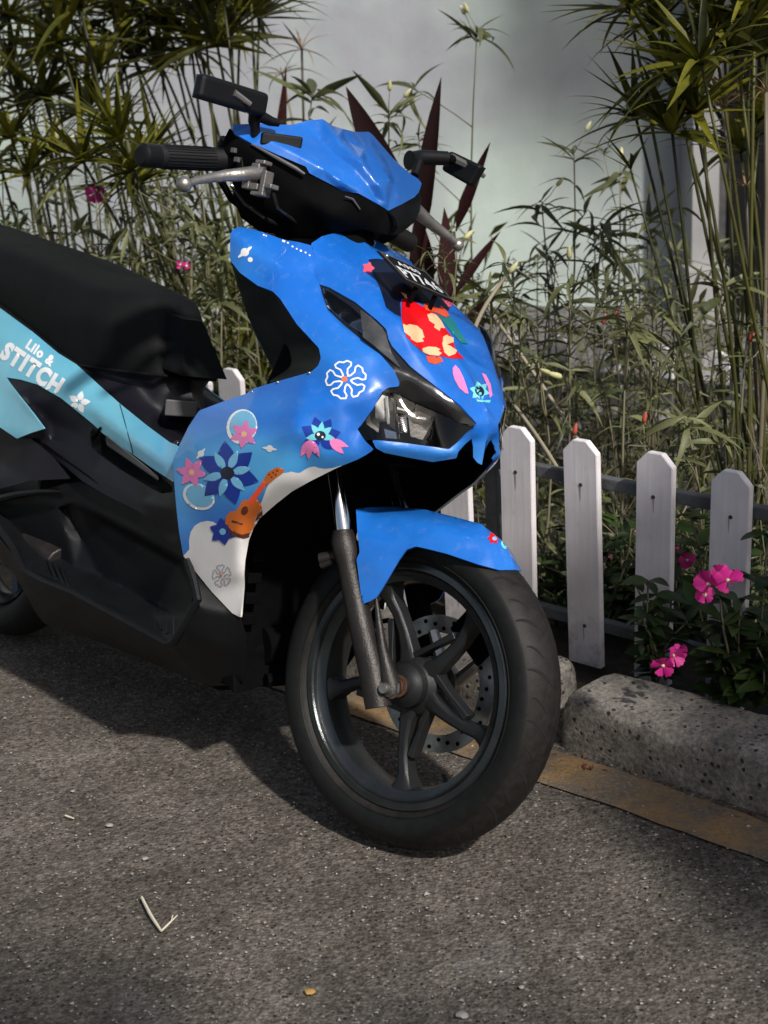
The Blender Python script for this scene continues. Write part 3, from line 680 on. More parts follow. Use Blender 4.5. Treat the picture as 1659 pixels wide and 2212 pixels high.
# ---- front wheel (steered)
tyR, tyr = .255, .052
def tyre_profile():
    h = TYP; return [(r, -l) for r, l in h]+[(r, l) for r, l in h[::-1][1:]]
TYP = [(.186, .030), (.1925, .0345), (.1965, .0405), (.2035, .0455), (.212, .0485), (.221, .0490), (.2290, .0472), (.2335, .0450), (.2350, .0437), (.2410, .0375), (.2462, .0300), (.2503, .0215), (.2532, .0125), (.2547, .005), (.255, 0)]
def tyre_r(lat):
    l = np.array([p[1] for p in TYP[8:]])[::-1]; r = np.array([p[0] for p in TYP[8:]])[::-1]
    return float(np.interp(abs(lat), l, r))
tyre_me = None
WCl = (0, 0, .255)
def build_wheel(T, disc=True, center=(0, 0, .255)):
    c = center
    g = G(); g.lathe(tyre_profile(), c, None, 96); g.lathe([(.2005, -.0425), (.2025, -.0462), (.2045, -.0452)], c, None, 96); ty = g.obj('tyre', M['tyre'], bike, T=T, auto=60)
    # side-wall ring lettering band and tread grooves
    gg = G(); P = []
    for k in range(9):
        u = k/8; lat = -.0435+.038*u; a = .10*u**1.7-.05
        r = tyre_r(lat)+.0005
        P.append((a*1.25, lat, r, 1-abs(2*u-1)**2*.7))
    V = []; Fc = []
    for a, lat, r, wd in P:
        for s_ in (-1, 1):
            aa = a+s_*.0125*wd; V.append((c[0]+r*math.sin(aa), lat, c[2]+r*math.cos(aa)))
    for k in range(8): Fc.append((2*k, 2*k+1, 2*k+3, 2*k+2))
    me0 = mesh('tread_groove', [(x-c[0], y, z-c[2]) for x, y, z in V], Fc, M['groove'])
    P2 = G(); 
    me1 = mesh('tread_groove', [((x-c[0])*1.0, y*.55-.016, (z-c[2])) for x, y, z in V], Fc, M['groove'])
    for v in me1.vertices:
        lat = v.co.y; r = tyre_r(lat)+.0006; q = math.atan2(v.co.x, v.co.z)*.7
        v.co.x = r*math.sin(q); v.co.z = r*math.cos(q)
    for k in range(20):
        for mm, da, my in ((me0, 0, 1), (me1, .155, 1), (me0, .13, -1), (me1, .285, -1)):
            o = obj('tread_groove', mm, ty)
            o.matrix_local = Matrix.Translation(c) @ Matrix.Rotation(2*math.pi*k/20+da, 4, 'Y') @ Matrix.Diagonal((1, my, 1, 1))
    # rim: outer barrel with lips
    g = G(); prof = [(.1915, -.0395), (.1940, -.0375), (.1935, -.034), (.186, -.033), (.182, -.030), (.180, -.024), (.174, -.020), (.170, -.012), (.169, 0), (.170, .012), (.174, .020), (.180, .024), (.186, .033), (.192, .034), (.1940, .0375), (.1915, .0395),
                         (.182, .040), (.178, .034), (.172, .030), (.163, .026), (.160, .016), (.1585, 0), (.160, -.016), (.163, -.026), (.172, -.030), (.178, -.034), (.182, -.040)]
    g.lathe(prof, c, None, 96, closed=True); g.lathe([(.1765, -.0335), (.1785, -.0375), (.1805, -.0335)], c, None, 96)
    rim = g.obj('rim', M['rim'], bike, T=T, auto=35)
    # hub
    g = G(); g.lathe([(.0, -.050), (.016, -.050), (.018, -.040), (.024, -.038), (.028, -.034), (.034, -.030), (.036, -.018), (.046, -.010), (.046, .012), (.040, .020), (.040, .034), (0, .034)], c, None, 48)
    g.obj('hub', M['spoke'], bike, T=T)
    g = G(); g.lathe([(.0, -.0705), (.0125, -.0705), (.0125, -.048), (.0175, -.0475), (.0175, -.0505), (.0135, -.051)], c, None, 32); g.obj('axle_spacer', M['rust'], bike, T=T)
    return ty
def spoke(c, ang, T, sgn=1):
    """tapered arm that widens towards the rim, and its thin brace"""
    ca, sa = math.cos(ang), math.sin(ang); ax = np.array([ca, 0, sa]); tn = np.array([-sa, 0, ca]); y = np.array([0, 1., 0]); cc = np.array(c)
    def sec(r, w_, h, off, yo=0):
        p = cc+ax*r+tn*off+y*yo
        return [p-tn*w_-y*h, p-tn*w_*.55-y*(h+.004), p+tn*w_*.55-y*(h+.004), p+tn*w_-y*h, p+tn*w_+y*h, p+tn*w_*.5+y*(h+.003), p-tn*w_*.5+y*(h+.003), p-tn*w_+y*h]
    S = [(.030, .018, .012, 0), (.055, .0130, .011, -.003), (.085, .0102, .010, -.004), (.115, .0095, .0105, -.003), (.140, .0105, .0125, 0), (.154, .015, .016, .001), (.163, .023, .021, .002)]
    g = G(); V = []; Fc = []
    for s_ in S: V += sec(s_[0], s_[1], s_[2], s_[3]*2*sgn)
    for i in range(len(S)-1):
        for k in range(8): Fc.append((i*8+k, i*8+(k+1) % 8, i*8+8+(k+1) % 8, i*8+8+k))
    Fc += [tuple(range(8))[::-1], tuple((len(S)-1)*8+k for k in range(8))]
    g.add(V, Fc)
    a2 = ang+sgn*rad(62); e = cc+np.array([math.cos(a2), 0, math.sin(a2)])*.043; s0 = cc+ax*.112+tn*sgn*.008
    d = unit(e-s0); q = np.cross(d, y)
    P = []
    for p, w_ in ((s0, .0065), ((s0+e)/2, .0042), (e, .006)): P.append([p+q*w_-y*.012, p-q*w_-y*.012, p-q*w_+y*.010, p+q*w_+y*.010])
    V = [v for r in P for v in r]; Fc = [(i*4+k, i*4+(k+1) % 4, i*4+4+(k+1) % 4, i*4+4+k) for i in range(2) for k in range(4)]+[(3, 2, 1, 0), (8, 9, 10, 11)]
    g.add(V, Fc)
    return g.obj('spoke', M['spoke'], bike, T=T, bevel=.0022)
front_tyre = build_wheel(TS)
# angles of the five spokes read on the wheel plane
for (x, y) in ((839, 1278), (1029, 1339), (1056, 1601), (870, 1700), (736, 1483)):
    p = s1(x, y, -.01); spoke(WCl, math.atan2(p[2]-.255, p[0]), TS, 1)
# brake disc, on the far side
g = G(); Y0 = .056
def ring(g, r0, r1, y0, y1, c=WCl, n=72, a0=0, a1=2*math.pi): g.lathe([(r0, y0), (r1, y0), (r1, y1), (r0, y1)], c, None, n, closed=True, a0=a0, a1=a1)
ring(g, .082, .110, Y0, Y0+.0035)
for k in range(5):
    a = 2*math.pi*k/5+.3; p0 = np.array([.036*math.cos(a), Y0+.001, .255+.036*math.sin(a)]); p1 = np.array([.085*math.cos(a+.35), Y0+.001, .255+.085*math.sin(a+.35)])
    g.tube([p0, p1], [.011, .009], 6)
ring(g, .024, .044, Y0-.012, Y0+.004)
disc = g.obj('brake_disc', M['steel'], bike, T=TS)
hm = G(); hm.lathe([(0, -.0026), (.0034, -.0026), (.0034, .0026), (0, .0026)], n=10); hme = mesh('disc_hole', hm.V, hm.F, M['blackd'])
for k in range(34):
    a = 2*math.pi*k/34; r = .089+.0065*(k % 3); o = obj('disc_hole', hme, disc); o.location = (r*math.cos(a), Y0+.0017, .255+r*math.sin(a))
cal = np.array(s1(980, 1385, .062))
g = G(); g.box((.052, .068, .345), (.040, .020, .024), [unit([.8, 0, -.55]), [0, 1, 0], unit([.55, 0, .8])]); g.box((.045, .085, .352), (.026, .012, .020), [unit([.8, 0, -.55]), [0, 1, 0], unit([.55, 0, .8])])
g.obj('brake_caliper', M['blackd'], bike, T=TS, bevel=.005)

# ---- fork
g = G(); a, b = s1(712, 940, -.082), s1(745, 1165, -.082); g.tube([a, b], .0135, 20); g.obj('fork_tube', M['chrome'], bike, T=TS)
a, b = s1(838, 960, .075), s1(874, 1130, .075); g = G(); g.tube([a, b], .0135, 20); g.obj('fork_tube', M['chrome'], bike, T=TS)
P = [s1(740, 1146, -.082), s1(742, 1166, -.082), s1(749, 1195, -.082), s1(752, 1215, -.082), s1(780, 1350, -.082), s1(805, 1450, -.08), s1(818, 1528, -.078)]
g = G(); g.tube(P, [.016, .0205, .0215, .018, .0195, .022, .021], 20)
q0, q1, q2 = s1(812, 1290, -.078), s1(845, 1480, -.076), s1(845, 1500, -.076)
g.tube([q0, s1(826, 1400, -.076), q1, q2], [.003, .008, .016, .015], 14)
g.obj('fork_leg', M['fork'], bike, T=TS)
dlt = np.array([0, .156, 0]); g = G(); g.tube([np.array(p)*[1, -1, 1] for p in P], [.016, .0205, .0215, .018, .0195, .022, .021], 20)
g.obj('fork_leg', M['blackd'], bike, T=TS)
n0 = s1(826, 1487, -.098); n1 = n0+np.array([0, .02, 0])
g = G(); g.lathe([(0, 0), (.0075, 0), (.0085, .002), (.0085, .012), (.0135, .013), (.0135, .018), (.017, .019), (.017, .022), (0, .022)], n0, None, 6+18); g.obj('axle_nut', M['steel'], bike, T=TS)
g = G(); g.tube([s1(826, 1487, -.076), s1(826, 1487, .06)+np.array([0, 0, 0])*0], .009, 14)
a = np.array(WCl); g = G(); g.tube([a+[0, -.09, 0], a+[0, .09, 0]], .0085, 14); g.obj('axle', M['rust'], bike, T=TS)
g = G(); g.tube([s1(690, 1207, -.09), s1(735, 1200, -.075)], [.009, .011], 12); g.tube([s1(694, 1222, -.09), s1(720, 1212, -.085)], .006, 10); g.obj('fork_clamp_bolt', M['fork'], bike, T=TS)
g = G(); g.box(s1(800, 975, 0), (.03, .10, .016)); g.obj('fork_yoke', M['blackd'], bike, T=TS, bevel=.006)
# valve and brake hose
g = G(); g.tube([np.array(WCl)+[.148*math.cos(-.9), -.012, .148*math.sin(-.9)], np.array(WCl)+[.168*math.cos(-.9), -.012, .168*math.sin(-.9)]], [.0028, .004], 8); g.obj('valve', M['blackd'], bike, T=TS)
g = G(); g.tube([s1(815, 1400, -.02), s1(802, 1372, -.01), s1(812, 1345, .0), s1(838, 1340, .02), s1(850, 1352, .05)], .0042, 8); g.obj('brake_hose', M['blackd'], bike, T=TS)

# ---- front mudguard
sheet('mudguard', [(769, 1099, -.062), (800, 1096, -.035), (832, 1095, -.012), (860, 1095, 0), (920, 1101, 0), (984, 1117, 0), (1040, 1132, 0), (1085, 1170, 0), (1109, 1214, 0), (1112, 1231, 0),
                   (1079, 1231.4, -.032), (1033, 1219, -.052), (965, 1196, -.064), (925, 1186, -.069), (898, 1180, -.072), (877, 1188, -.075), (862, 1210, -.078), (847, 1236, -.081), (830, 1264, -.084), (813, 1291, -.086), (798, 1299, -.088), (782.5, 1305, -.090), (776, 1255, -.090), (770, 1208, -.090), (777, 1193, -.088), (772, 1150, -.082)],
      lines=[[(790, 1160, -.083), (830, 1143, -.069), (880, 1132, -.060), (950, 1137, -.052), (1010, 1158, -.042), (1060, 1190, -.030)], [(790, 1120, -.064), (850, 1108, -.045), (920, 1116, -.036), (1000, 1135, -.026), (1060, 1165, -.016)]],
      pts=[(810, 1220, -.088), (850, 1180, -.078), (920, 1160, -.064), (1000, 1187, -.052)], frame='S', mirror='join', mats=[M['blue']], parent=bike, tint=lambda P: np.full(len(P), .13), step=6, smooth=4, thick=.003)

# ---- handlebar cover, blue top shell (steered)
COWL_EDGE = [(839, 455, 0), (812, 438, -.026), (774, 417.5, -.058), (742, 413.5, -.072), (720, 401, -.088), (668, 374, -.122), (661, 360, -.126), (600, 334, -.155), (543, 309, -.178), (506, 288, -.192)]
cowl = sheet('handlebar_cover', COWL_EDGE+[(501, 269, -.192), (552, 267, -.155), (600, 269, -.118), (631, 269.5, -.092), (668, 260, -.062), (697, 257, -.043), (719, 272, -.022), (744, 279, 0), (790, 322, 0), (823, 360, 0), (842, 388, 0)],
      lines=[[(697, 257, -.043), (730, 300, -.052), (779, 347, -.048), (820, 400, -.029), (837, 440, -.007)],
             [(650, 267, -.076), (690, 305, -.064), (722, 336, -.060), (765, 366, -.050), (795, 400, -.038), (815, 432, -.020)], [(640, 285, -.098), (682, 318, -.086), (715, 350, -.080), (755, 382, -.066), (785, 412, -.050)],
             [(560, 290, -.170), (620, 322, -.146), (690, 360, -.114), (750, 400, -.078)]],
      pts=[(752, 305, -.010), (795, 348, -.008)], frame='S', mirror=None, mats=[M['blue']], parent=bike, tint=lambda P: np.full(len(P), .10), step=4.5, smooth=.8, thick=.003)[0]
LSIL = [(768, 285, .022), (797, 284.5, .045), (806, 292, .048), (830, 320, .052), (848, 341, .056), (870, 362, .062), (890, 378, .070), (903, 386, .078), (911, 396, .084), (908, 406, .078), (904, 416, .070), (895, 426, .056), (868, 441, .028)]
sheet('handlebar_cover', [(744, 279, 0)]+LSIL+[(839, 455, 0), (842, 388, 0), (823, 360, 0), (790, 322, 0)], lines=[[(797, 284.5, .045), (822, 325, .036), (842, 362, .028), (852, 400, .016)], [(852, 400, .016), (862, 425, .022), (868, 441, .028)], [(890, 378, .062), (880, 410, .045)]], pts=[(800, 320, .010), (830, 355, .012)],
      frame='S', mats=[M['blue']], parent=bike, tint=lambda P: np.full(len(P), .10), step=4.5, smooth=.8, thick=.003)
g = G(); A = [s1(*p) for p in LSIL[:-2]]; B2 = [p+np.array([-.075, .035, -.012]) for p in A]; C2 = [p+np.array([-.15, .045, -.05]) for p in A]; n = len(A)
g.add(A+B2+C2, [(i, i+1, n+i+1, n+i) for i in range(n-1)]+[(n+i, n+i+1, 2*n+i+1, 2*n+i) for i in range(n-1)]); o = g.obj('handlebar_cover', M['blue'], bike, T=TS, auto=60); at = o.data.attributes.new('print', 'FLOAT', 'POINT'); at.data.foreach_set('value', [.10]*len(o.data.vertices))
# black lower cover
sheet('handlebar_lower_cover', COWL_EDGE[:-1]+[(506, 288, -.190), (496, 276, -.192), (484, 300, -.195), (486, 330, -.19), (500, 372, -.178), (505, 430, -.15), (520, 470, -.125), (560, 500, -.105), (640, 512, -.085), (700, 507, -.065), (745, 500, -.045), (783, 495, -.028), (825, 505, -.008), (848, 509, 0), (858, 490, 0), (853, 470, 0)],
      lines=[[(530, 320, -.185), (600, 385, -.150), (650, 430, -.125), (720, 470, -.09), (790, 488, -.03)], [(810, 460, -.03), (760, 440, -.065), (700, 410, -.10), (640, 370, -.135)]],
      pts=[(620, 470, -.125), (560, 440, -.145)], frame='S', mirror='both', mats=[M['blackd']], parent=bike, step=8, smooth=4, bias=.0015)
sheet('handlebar_lower_cover', [(839, 455, 0), (868, 441, .028), (895, 426, .056), (908, 412, .075), (911, 430, .075), (906, 458, .066), (893, 482, .052), (868, 503, .030), (848, 509, 0), (858, 490, 0), (853, 470, 0)], lines=[[(855, 465, .004), (880, 455, .040), (900, 440, .064)]], frame='S', mats=[M['black']], parent=bike, step=6, smooth=1, bias=.002)
# light trim strip under the blue edge
P = [(543, 311, -.180), (600, 342, -.158), (640, 364, -.140), (658, 376, -.130)]
g = G(); g.tube([s1(*p) for p in P], [.0015, .003, .003, .002], 8); g.obj('cover_trim', M['greyplast'], bike, T=TS)
P = [(745, 424, -.078), (762, 430, -.066), (778, 452, -.052)]
g = G(); g.tube([s1(*p) for p in P], [.001, .0018, .001], 6); g.obj('cover_trim', M['greyplast'], bike, T=TS)
# steering neck
g = G(); g.tube([s1(745, 470, 0), s1(760, 560, 0)], [.045, .040], 20); g.tube([s1(700, 470, -.03), s1(650, 530, -.03)], [.05, .06], 14); g.obj('steering_neck', M['blackd'], bike, T=TS)
g = G(); g.tube([s1(717, 492, -.045), s1(713, 512, -.045)], .006, 10); g.obj('lock_pin', M['alu'], bike, T=TS)

# ---- right grip, lever, switch housing
def ptl(L): return [s1(*p) for p in L]
g = G(); g.tube(ptl([(303, 334.5, -.345), (308, 335, -.340), (336, 337, -.313), (337, 337, -.312)]), [.013, .0185, .0185, .013], 24); g.obj('bar_end', M['black'], bike, T=TS)
g = G(); g.tube(ptl([(337, 337.5, -.310), (345, 338, -.302), (430, 342, -.225), (478, 345, -.180), (490, 346, -.168)]), [.0175, .0185, .0180, .0195, .0235], 28)
for k in range(24):
    A = s1(350, 338.3, -.298); B2 = s1(455, 343.4, -.202); d = unit(B2-A); u = unit(np.cross(d, [0, 0, 1])); v = np.cross(d, u); a = 2*math.pi*k/24; o = (u*math.cos(a)+v*math.sin(a))*.0186
    g.tube([A+o, B2+o], .0008, 4)
g.obj('grip', M['gripr'], bike, T=TS)
g = G(); g.tube(ptl([(490, 346, -.168), (497, 347, -.160), (500, 347, -.157), (540, 350, -.12)]), [.024, .027, .022, .022], 24); g.obj('switch_housing', M['black'], bike, T=TS)
g = G(); g.tube(ptl([(488, 300, -.175), (480, 322, -.170), (486, 340, -.165)]), [.010, .012, .012], 10); g.obj('throttle_cable_cover', M['black'], bike, T=TS)
g = G(); g.tube(ptl([(573, 374, -.170), (545, 374.5, -.178), (510, 378, -.195), (489, 379, -.209), (457, 384, -.238), (425, 390, -.268), (408, 396, -.285)]), [.011, .0115, .0105, .0095, .0075, .0062, .006], 14)
g.ball(s1(398, 398, -.295), .0125, 10); g.obj('brake_lever', M['alu'], bike, T=TS)
g = G()
for x, y, wx, wy in ((540, 392, 9, 20), (556, 405, 10, 8), (575, 395, 6, 28), (560, 360, 10, 6), (562, 420, 16, 5), (588, 404, 7, 6), (570, 352, 12, 5)):
    cc = s1(x, y, -.172); g.box(cc, (wx*.00085, .010, wy*.00065))
g.obj('lever_perch', M['alu'], bike, T=TS, bevel=.002)
g = G(); g.tube(ptl([(530, 420, -.12), (545, 450, -.10), (580, 470, -.08), (620, 485, -.05)]), [.016, .02, .02, .018], 12); g.tube(ptl([(478, 392, -.17), (500, 430, -.14), (540, 462, -.11), (590, 475, -.09)]), .006, 8); g.obj('brake_hose', M['blackd'], bike, T=TS)
g = G(); g.box(s1(604, 306, -.135), (.018, .034, .0105), [unit([.8, -.55, 0]), unit([.55, .8, .1]), [0, 0, 1]]); g.obj('brake_fluid_box', M['black'], bike, T=TS, bevel=.004)
g = G(); g.hexa([s1(494, 308, -.185), s1(520, 312, -.185), s1(528, 372, -.175), s1(500, 378, -.175)]+[s1(494, 308, -.155), s1(520, 312, -.155), s1(528, 372, -.145), s1(500, 378, -.145)]); o = g.obj('switch_block', M['black'], bike, T=TS, bevel=.004)
for x, y in ((505, 325), (512, 345)): g = G(); g.box(s1(x, y, -.187), (.005, .003, .004)); g.obj('switch_button', M['greyplast'], o, bevel=.001)
for L in ([(590, 415, -.165), (600, 450, -.150), (640, 480, -.10), (690, 500, -.05)], [(500, 400, -.17), (530, 440, -.155), (570, 470, -.14), (640, 505, -.07)]): g = G(); g.tube(ptl(L), .0032, 8); g.obj('control_cable', M['piano'], bike, T=TS)
# left side
g = G(); g.tube(ptl([(900, 455, .19), (912, 467, .205), (932, 484, .235), (962, 506, .27), (983, 523, .292)]), [.0125, .012, .0105, .0085, .007], 12); g.ball(s1(989, 529, .30), .0115, 8); g.obj('brake_lever', M['alu'], bike, T=TS)
a, b = np.array([-.455, .16, 1.0]), np.array([-.45, .335, .975])
g = G(); g.tube([a, b], .0185, 16); g.obj('grip', M['gripr'], bike, T=TS)
# ---- mirrors
def mirror(C4, depth, bevel=.008):
    P = ptl(C4); n = unit(np.cross(P[1]-P[0], P[3]-P[0])); camL = (CAM-OSF)@SF.T
    if n@(camL-P[0]) < 0: n = -n
    g = G(); g.hexa([p for p in P]+[p-n*depth for p in P]); o = g.obj('mirror', M['black'], bike, T=TS, bevel=bevel, seg=3)
    Q = [P[i]*.93+sum(P)/4*.07-n*(depth+.0008) for i in range(4)]; g2 = G(); g2.hexa(Q+[q-n*.001 for q in Q]); g2.obj('mirror_glass', M['chrome'], o)
    return o, P, n
o, P, n = mirror([(441, 157, -.315), (586, 203, -.175), (577, 255, -.175), (430, 212, -.315)], .022)
g = G(); g.tube(ptl([(505, 200, -.250), (520, 210, -.235), (541, 225, -.218)]), [.006, .005, .004], 8); g.obj('mirror_bracket', M['alu'], o)
g = G(); g.tube(ptl([(548, 240, -.185), (549, 262, -.178), (551, 276, -.172), (553, 300, -.165)]), [.008, .010, .0075, .008], 12); g.tube(ptl([(560, 250, -.18), (585, 262, -.158), (602, 266, -.145)]), [.010, .008, .006], 10); g.obj('mirror_stem', M['black'], bike, T=TS)
o, P, n = mirror([(969, 324, .262), (1040, 358, .272), (1014, 402, .272), (951, 366, .262)], .022, .006)
g = G(); Pa = ptl([(962, 352, .237), (975, 340, .245), (1030, 368, .292), (1047, 382, .305)]); g.tube(Pa, [.004, .0075, .006, .004], 6); g.obj('mirror_bracket', M['greyplast'], o)
g = G(); g.ball(s1(975, 345, .238), .009, 8); g.obj('mirror_joint', M['blackd'], bike, T=TS)
g = G(); g.tube(ptl([(884, 346, .165), (889, 346.5, .170), (912, 340, .19), (965, 342, .235)]), [.017, .0155, .0135, .0125], 18); g.tube(ptl([(905, 350, .17), (895, 380, .15)]), [.008, .008], 8); g.obj('mirror_stem', M['black'], bike, T=TS)

# ---- front side panel with the print
z3 = crop(329.2, 822.9, .42989); z2 = crop(466.3, 466.3, .39684)
PANEL = [(497, 512, -.185), (502, 496, -.178), (518, 490, -.165), (546, 495, -.155), (580, 506, -.145), (613, 518, -.132), (645, 523, -.121), (672, 530, -.11), (683, 562, -.115), (676, 592, -.125), (690, 614, -.130),
         (696.5, 637, -.138), (708, 669, -.146), (740, 700, -.140), (784, 736, -.131), (823.5, 768, -.124), (851, 799.6, -.120), (863, 827, -.112), (861, 835, -.113), (839, 837, -.122), (825, 847, -.130), (806, 883, -.142), (780, 918.7, -.148), (772, 927, -.150),
         (790, 955, -.146), (806, 972, -.138), (790, 983, -.142), (772, 992.7, -.147), (729, 1010, -.162), (673, 1038, -.178), (630, 1062, -.184), (596, 1089, -.186), (561, 1119.5, -.186), (548, 1140, -.184), (537.7, 1167, -.180), (530, 1210, -.174), (527, 1253, -.168), (523, 1300, -.162), (519, 1334, -.156),
         (501, 1324, -.162), (458, 1279, -.177), (425, 1238, -.188), (396, 1201, -.196), (387, 1150, -.202), (381, 1098, -.206), (376, 1040, -.209), (374.3, 991, -.211), (388, 960, -.212), (407, 922, -.212), (430, 887, -.208), (480, 868, -.202), (533, 850, -.196), (545, 840, -.194), (605, 822, -.190), (655, 808, -.186), (672, 803, -.184), (687, 790, -.181), (693, 774, -.178), (689, 752, -.177), (665, 726, -.178), (641, 700, -.181), (605, 645, -.185), (589, 629, -.186), (557, 617, -.188), (518, 589, -.190), (497, 562, -.190)]
CLOUD = [z3(x, y) for x, y in ((60, 900), (150, 885), (172, 862), (186, 845), (184, 800), (192, 760), (212, 728), (240, 710), (275, 703), (305, 708), (340, 730), (372, 762), (430, 765), (480, 745), (508, 715), (525, 660), (552, 600), (572, 545), (592, 500), (615, 476), (645, 464), (672, 462), (700, 456), (722, 462), (742, 462), (765, 446), (790, 434), (815, 430), (838, 438), (868, 442), (905, 438), (950, 425), (960, 500), (640, 720), (520, 900), (480, 1300), (300, 1200))]
def tint_panel(P):
    t = np.full(len(P), .07)
    for x, y, sx, sy, a in ((480, 1010, 120, 75, .80), (590, 1010, 90, 60, .50), (395, 1080, 40, 110, .55), (540, 985, 45, 40, .35), (700, 1000, 90, 30, .35), (520, 560, 60, 50, .16), (740, 770, 120, 60, .10), (560, 870, 110, 22, .10)):
        t += a*np.exp(-((P[:, 0]-x)/sx)**2-((P[:, 1]-y)/sy)**2)
    t -= .35*np.exp(-((P[:, 0]-430)/50)**2-((P[:, 1]-1040)/20)**2)*0
    return np.clip(t, 0, 1)
panel = sheet('front_side_panel', PANEL,
      lines=[[(430, 887, -.208), (520, 905, -.222), (640, 893, -.216), (730, 870, -.184), (800, 850, -.150), (839, 837, -.122)],
             [(693, 774, -.178), (730, 790, -.172), (800, 812, -.142), (863, 827, -.112)],
             [(518, 520, -.186), (600, 580, -.168), (700, 690, -.158), (790, 765, -.142)],
             [(407, 950, -.218), (480, 1040, -.226), (520, 1110, -.212), (520, 1240, -.182)],
             [(640, 930, -.222), (700, 985, -.190), (772, 985, -.150)]],
      pts=[(560, 960, -.228), (450, 1150, -.206), (740, 930, -.176), (600, 1040, -.212), (480, 930, -.222)],
      mirror='both', mats=[M['blue'], M['white']], regions=[(CLOUD, 1)], parent=bike, tint=tint_panel, step=6.5, smooth=6, thick=.0035)
# ---- nose cover
NR = [(690, 614, -.130), (712, 621, -.125), (768, 653, -.117), (815.5, 692.5, -.110), (835, 712, -.107), (839, 732, -.107), (847, 748, -.105), (887, 792, -.095), (942.5, 835.4, -.073), (994, 875, -.047), (1030, 915, -.024)]
nose = sheet('nose_cover', [(768, 510, 0), (745, 506, -.022), (724, 503.5, -.045), (696, 510, -.075), (672, 526, -.108), (683, 562, -.115), (676, 592, -.125)]+NR+[(1022, 927, -.028), (970, 970.3, -.055), (915, 962.4, -.085), (860, 955, -.113), (817, 951, -.136), (804, 951, -.142), (812, 968, -.136), (831, 978.3, -.124), (880, 988, -.096), (935, 998, -.066), (986, 990, -.040), (990, 976, -.040), (1004, 960, -.030), (1019, 947, -.018), (1022, 965, -.014), (1022, 988, -.010), (1032, 1000, -.005), (1041, 1004, 0), (1046, 975, 0), (1052, 940, 0), (1056, 912, 0), (1052, 885, 0), (1036, 850, 0), (1012, 812, 0), (975, 757, 0), (930, 690, 0), (880, 615, 0), (830, 552, 0)],
      lines=[[(672, 530, -.108), (700, 571, -.109), (760, 615, -.106), (823, 665, -.098), (863, 692, -.090), (885, 730, -.086), (930, 795, -.072), (985, 850, -.046), (1030, 905, -.022)],
             [(724, 503.5, -.045), (790, 575, -.045), (850, 640, -.040), (905, 705, -.034), (960, 770, -.022), (1005, 830, -.013), (1030, 870, -.006)],
             [(1030, 915, -.024), (1018, 940, -.028), (985, 978, -.050)], [(830, 962, -.132), (915, 975, -.086), (975, 980, -.056)]],
      pts=[(740, 560, -.083), (830, 625, -.066), (900, 745, -.060), (960, 810, -.044)], mirror='join', mats=[M['blue']], parent=bike, tint=lambda P: .08+.22*np.clip((P[:, 1]-930)/50, 0, 1), step=6, smooth=3, thick=.003)[0]
# dark position-lamp strip and headlamp bezel
LOW = [(690, 614, -.130), (696.5, 637, -.138), (708, 669, -.146), (740, 700, -.140), (784, 736, -.131), (823.5, 768, -.124), (851, 799.6, -.120), (863, 827, -.112), (861, 835, -.113), (839, 837, -.122)]
HLTOP = [(825, 847, -.130), (855, 850, -.112), (897, 872, -.088), (942, 891, -.066), (994, 914, -.044), (1030, 919, -.024)]
sheet('lamp_strip', NR+HLTOP[::-1]+LOW[::-1][:-1], lines=[[(700, 640, -.130), (760, 685, -.130), (830, 750, -.120), (880, 810, -.106), (960, 870, -.068), (1015, 905, -.032)]], mats=[M['piano']], parent=bike, mirror='both', step=6, smooth=4, bias=.002)
sheet('strip_light', [(778, 668, -.128), (800, 684, -.125), (826, 708, -.117), (833, 722, -.115), (845, 760, -.111), (866, 795, -.106), (846, 778, -.116), (806, 745, -.128), (784, 728, -.134)], mats=[M['strip']], parent=bike, mirror='both', step=6, smooth=1, bias=-.0035, rc=2)
sheet('turn_signal', [(695, 622, -.135), (716, 633, -.131), (757, 661, -.126), (782, 684, -.125), (784, 718, -.135), (745, 695, -.143), (712, 665, -.147), (701, 641, -.141)], mats=[M['lens']], parent=bike, mirror='both', step=6, smooth=1, bias=-.003, rc=2)
g = G(); g.ball(b1(728, 672, -.134), .006, 6); g.obj('turn_signal_bulb', M['amber'], bike)
g = G(); g.tube([b1(700, 650, -.136), b1(705, 662, -.139), b1(715, 668, -.138)], .003, 6); g.obj('turn_signal_reflector', M['reflector'], bike)
HL = HLTOP[:-1]+[(1024, 925, -.028), (970, 969, -.055), (915, 961, -.085), (860, 954, -.113), (817, 950, -.136), (800, 950, -.143), (790, 953, -.144), (772.5, 927, -.150), (780.5, 918.7, -.148), (806.5, 883, -.142)]
sheet('headlamp_housing', HL, lines=[], pts=[], mats=[M['blackd']], parent=bike, mirror='both', step=8, smooth=0, bias=.045, thick=.002)
# housing walls: join rim of the opening to the back
for sg in (1, -1):
    g = G(); A = [b1(*p) for p in HL]; B2 = [b1(p[0], p[1], p[2]+.045) for p in HL]; n = len(A)
    V = [a*[1, sg, 1] for a in A+B2]; g.add(V, [(i, (i+1) % n, n+(i+1) % n, n+i) for i in range(n)]); g.obj('headlamp_wall', M['blackd'], bike, smooth=False)
z6 = crop(1400/1.8228, 1500/1.8228, 600/1659/1.8228)
def refl(L, bias, mat='reflector', nm='lamp_reflector'):
    for k in ('one',):
        sheet(nm, [z6(x, y, Y+.018+.022*max(0, (x-300)/600)) for x, y, Y in L], mats=[M[mat]], parent=bike, mirror='both', step=5, smooth=0, bias=bias, thick=.0015, rc=0)
refl([(290, 150, -.160), (330, 165, -.157), (345, 440, -.150), (260, 450, -.150), (215, 400, -.158), (215, 260, -.168)], .014)
refl([(345, 170, -.158), (430, 215, -.150), (440, 540, -.140), (360, 480, -.140)], .018, 'alu', 'lamp_divider')
refl([(320, 165, -.157), (345, 170, -.157), (365, 465, -.150), (345, 470, -.150)], .010)
